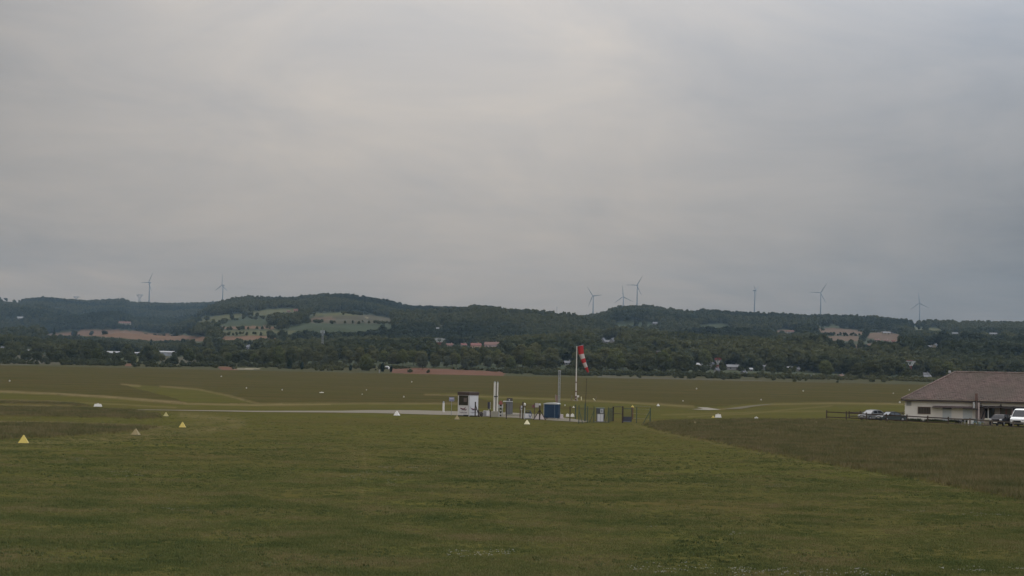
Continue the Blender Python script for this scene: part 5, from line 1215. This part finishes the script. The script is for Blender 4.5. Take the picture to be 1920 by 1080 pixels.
# flue through the eave
xc = xloc(1832, 745); zt_ = hgt(1832, 736.5)+.15
fl_ = MB().tube((xc, WY-.7, .0), (xc, WY-.7, zt_-.3), .11, .11, 12).build('flue', mat('rusty_flue', (.13, .10, .09), .8, .3, 3), t)
MB().box(xc-.20, xc+.18, WY-.95, WY-.5, zt_-1.25, zt_-.25).build('brick_stack', mat('old_brick', (.14, .085, .07), .9, .3, 5), t); MB().tube((xc-.35, WY-.75, EZ-1.1), (xc-.35, WY-.75, EZ-.15), .13, .13, 10).build('white_pipe', LGR, t); MB().box(xc-.45, xc+.25, WY-.95, WY-.5, EZ-1.15, EZ-1.05).build('bracket', BLK, t)
pbk = MB().box(xc+.2, xc+.42, WY-.8, WY-.55, 0, EZ-.2).build('pier', PW, t)
# porch: doors, panels, posts, ragged awning
yb_ = WY+1.55
def pxl(x): # column -> local x on the porch back wall plane
    a_ = ae(x, 775)[0]; Bx, By = -D.y, D.x; ox, oy = C0.x+Bx*(yb_), C0.y+By*(yb_); return (a_*oy-ox)/(D.x-a_*D.y)
for a0, a1, m_, nm, zt_ in ((1847.5, 1852, BLK, 'door', 2.15), (1854, 1865, mat('dark_teal_glass', (.03, .04, .04), .2), 'window', 2.2), (1865.6, 1875, mat('pinkish_white_panel', (.42, .37, .35)), 'panel', 2.1), (1877.8, 1897.5, mat('grey_green_shutter', (.17, .16, .14), .8), 'shutter', 2.15), (1898.5, 1914, mat('dark_interior', (.03, .03, .03)), 'doorway', 2.5)):
    o_ = MB().box(pxl(a0), pxl(a1), yb_-.03, yb_+.02, .05 if nm != 'window' else .55, zt_).build(nm, m_, t)
    if nm == 'shutter': MB().box(pxl(1885), pxl(1888.5), yb_-.045, yb_-.03, .05, zt_).build('stripe', mat('faded_pink_stripe', (.25, .13, .12)), o_)
for x_, m_ in ((1853, LGR), (1876.3, DKW), (1898, mat('pink_post', (.3, .22, .22)))): q = xloc(x_); MB().box(q-.07, q+.07, WY+.02, WY+.16, 0, EZ-.55).build('porch_post', m_, t)
MB().tube((xloc(1840.2), WY-.2, .45), (xloc(1847.5), WY-.2, 2.0), .09, .09, 6).build('diagonal_brace', BLK, t)
aw = MB(); P = [(1837.5, 760), (1845, 762.6), (1853, 763.4), (1860, 762.3), (1866, 763.6), (1876, 762), (1885, 764), (1892, 764.5), (1900, 763.2), (1915, 764), (1940, 765)]
for (xa, za), (xb, zb_) in zip(P, P[1:]):
    A0, A1 = xloc(xa), xloc(xb); Z0, Z1 = hgt(xa, za), hgt(xb, zb_)
    aw.add([(A0, WY-.55, Z0-.02), (A1, WY-.55, Z1-.02), (A1, WY-.02, Z1+.10), (A0, WY-.02, Z0+.10), (A0, WY-.55, Z0-.17), (A1, WY-.55, Z1-.19), (A1, WY-.02, Z1-.04), (A0, WY-.02, Z0-.04)], [(0,1,2,3),(4,7,6,5),(0,4,5,1),(1,5,6,2),(2,6,7,3),(3,7,4,0)])
aw.build('awning', mat('dark_torn_awning', (.05, .042, .042), .9, .4, 2), t)
q = xloc(1876.5); MB().tube((q, WY-.15, EZ-.62), (q, WY-.05, EZ-.40), .09, .07, 8).build('porch_lamp', BLK, t)
for a_ in (1793, ):
    x_ = HD-.9; MB().box(x_, x_+.3, HD-.15, HD+.15, RH-.1, RH+.22).build('ridge_vent', LGR, roof)

# ---------------------------------------------------------------- clutter in front of the porch
def bpos(xp, yb): return gp(xp, yb)
t = thing('garden_table', bpos(1820, 797.5), 'dark flat-topped table in front of the barn', 'table', R(-20)); s = px(1, bpos(1820, 797).y)
MB().box(-12*s, 12*s, -.45, .45, 11.2*s, 12.4*s).build('table_top', BLK, t)
for a_ in (-1, 1):
    for b_ in (-1, 1): MB().box(a_*10.5*s-.035, a_*10.5*s+.035, b_*.35-.035, b_*.35+.035, 0, 11.2*s).build('leg', LGR, t)
def chair_(x, yb, m, label, rz):
    t = thing('garden_chair', bpos(x, yb), label, 'chair', rz, 'garden chairs in front of the barn')
    MB().box(-.22, .22, -.22, .22, .42, .46).build('seat', m, t); MB().box(-.22, .22, .2, .24, .46, .88).build('backrest', m, t)
    for a_ in (-1, 1):
        for b_ in (-1, 1): MB().tube((a_*.2, b_*.2, 0), (a_*.19, b_*.19, .43), .025, .025, 6).build('leg', m, t)
chair_(1803, 797, mat('pale_chair', (.3, .29, .28)), 'pale grey garden chair left of the dark table', .5)
chair_(1842, 798.5, mat('grey_chair', (.2, .2, .2)), 'grey garden chair right of the dark table', 2.4)
chair_(1849, 799.2, mat('rust_chair', (.2, .15, .13)), 'brownish garden chair nearest the black car', 1.2)
chair_(1828, 798.5, mat('teal_chair', (.12, .16, .16)), 'blue-grey garden chair under the flue', -.5)
for x, yb, r_, h, m_, lab in ((1821.5, 797, .28, .62, mat('white_drum', (.5, .5, .48)), 'white drum under the dark table'), (1836.5, 799, .22, .5, mat('green_grey_drum', (.16, .2, .18)), 'grey-green drum right of the white drum'), (1815.5, 797.6, .10, .7, MW, 'thin white canister left of the white drum')):
    t = thing('drum', bpos(x, yb), lab, 'drum'); MB().tube((0, 0, 0), (0, 0, h), r_, r_*.96, 16).build('body', m_, t, bevel=.02); MB().tube((0, 0, h), (0, 0, h+.04), r_*.9, r_*.7, 16).build('lid', m_, t)
t = thing('wheelbarrow', bpos(1798.5, 796.8), 'small dark wheelbarrow by the barn wall', 'wheelbarrow', R(15))
MB().frus((-.3, .3, -.22, .22), (-.5, .42, -.34, .34), .3, .58).build('tray', BLK, t); MB().tube((-.55, -.04, .17), (-.55, .04, .17), .17, .17, 14).build('wheel', TYR, t)
for s_y in (-1, 1): MB().path([(-.55, s_y*.06, .17), (.2, s_y*.26, .32), (.85, s_y*.28, .6)], .022, 6).build('handle', DKW, t); MB().tube((.2, s_y*.24, .3), (.3, s_y*.24, 0), .02, .02, 6).build('leg', STEEL, t)
t = thing('crate', bpos(1857.5, 798.5)+Vector((0, 1.2, 0)), 'pale crate with a folded cover beside the black car', 'crate', R(-15))
MB().box(-.55, .55, -.3, .3, 0, .75).build('body', mat('pale_wood_crate', (.26, .23, .17), .9, .2, 5), t); MB().frus((-.58, .5, -.33, .33), (-.4, .45, -.25, .25), .75, .95).build('cover', mat('pale_cover', (.36, .34, .26)), t)
# weeds along the barn foot
WEED = bladem('weed_blades', (.022, .030, .014), (.035, .045, .018), (.06, .065, .03))
wp = []
for k in range(420):
    s = random.uniform(.6, 9.8); y_ = WY-random.uniform(.05, .5); dn = math.sin(s*1.7)*.5+.5
    if random.random() < .25+.75*dn: wp.append((C0.x+D.x*s-D.y*y_*1, C0.y+D.y*s+D.x*y_, 0))
wp = np.array(wp); scatter('weeds', wp, rng.uniform(.4, 1.1, len(wp)), rng.random(len(wp))*6.28, [tuft(16, .42, .22, .05, 70+s, WEED) for s in range(3)], 'weeds', 'dark weeds along the foot of the barn wall')

# ---------------------------------------------------------------- the air
hb_ = MB().box(-5200, 5200, -60, 8600, -3, 470).build('haze', None or bpy.data.materials.new('haze')); tag(hb_, kind='stuff')
hz = hb_.data.materials[0]; hz.use_nodes = True; N, L = nodes(hz); N.remove(N['Principled BSDF']); pv = N.new('ShaderNodeVolumePrincipled'); pv.inputs['Density'].default_value = HAZE; pv.inputs['Color'].default_value = (.50, .75, 1, 1); pv.inputs['Anisotropy'].default_value = 0
L.new(pv.outputs[0], N['Material Output'].inputs['Volume'])
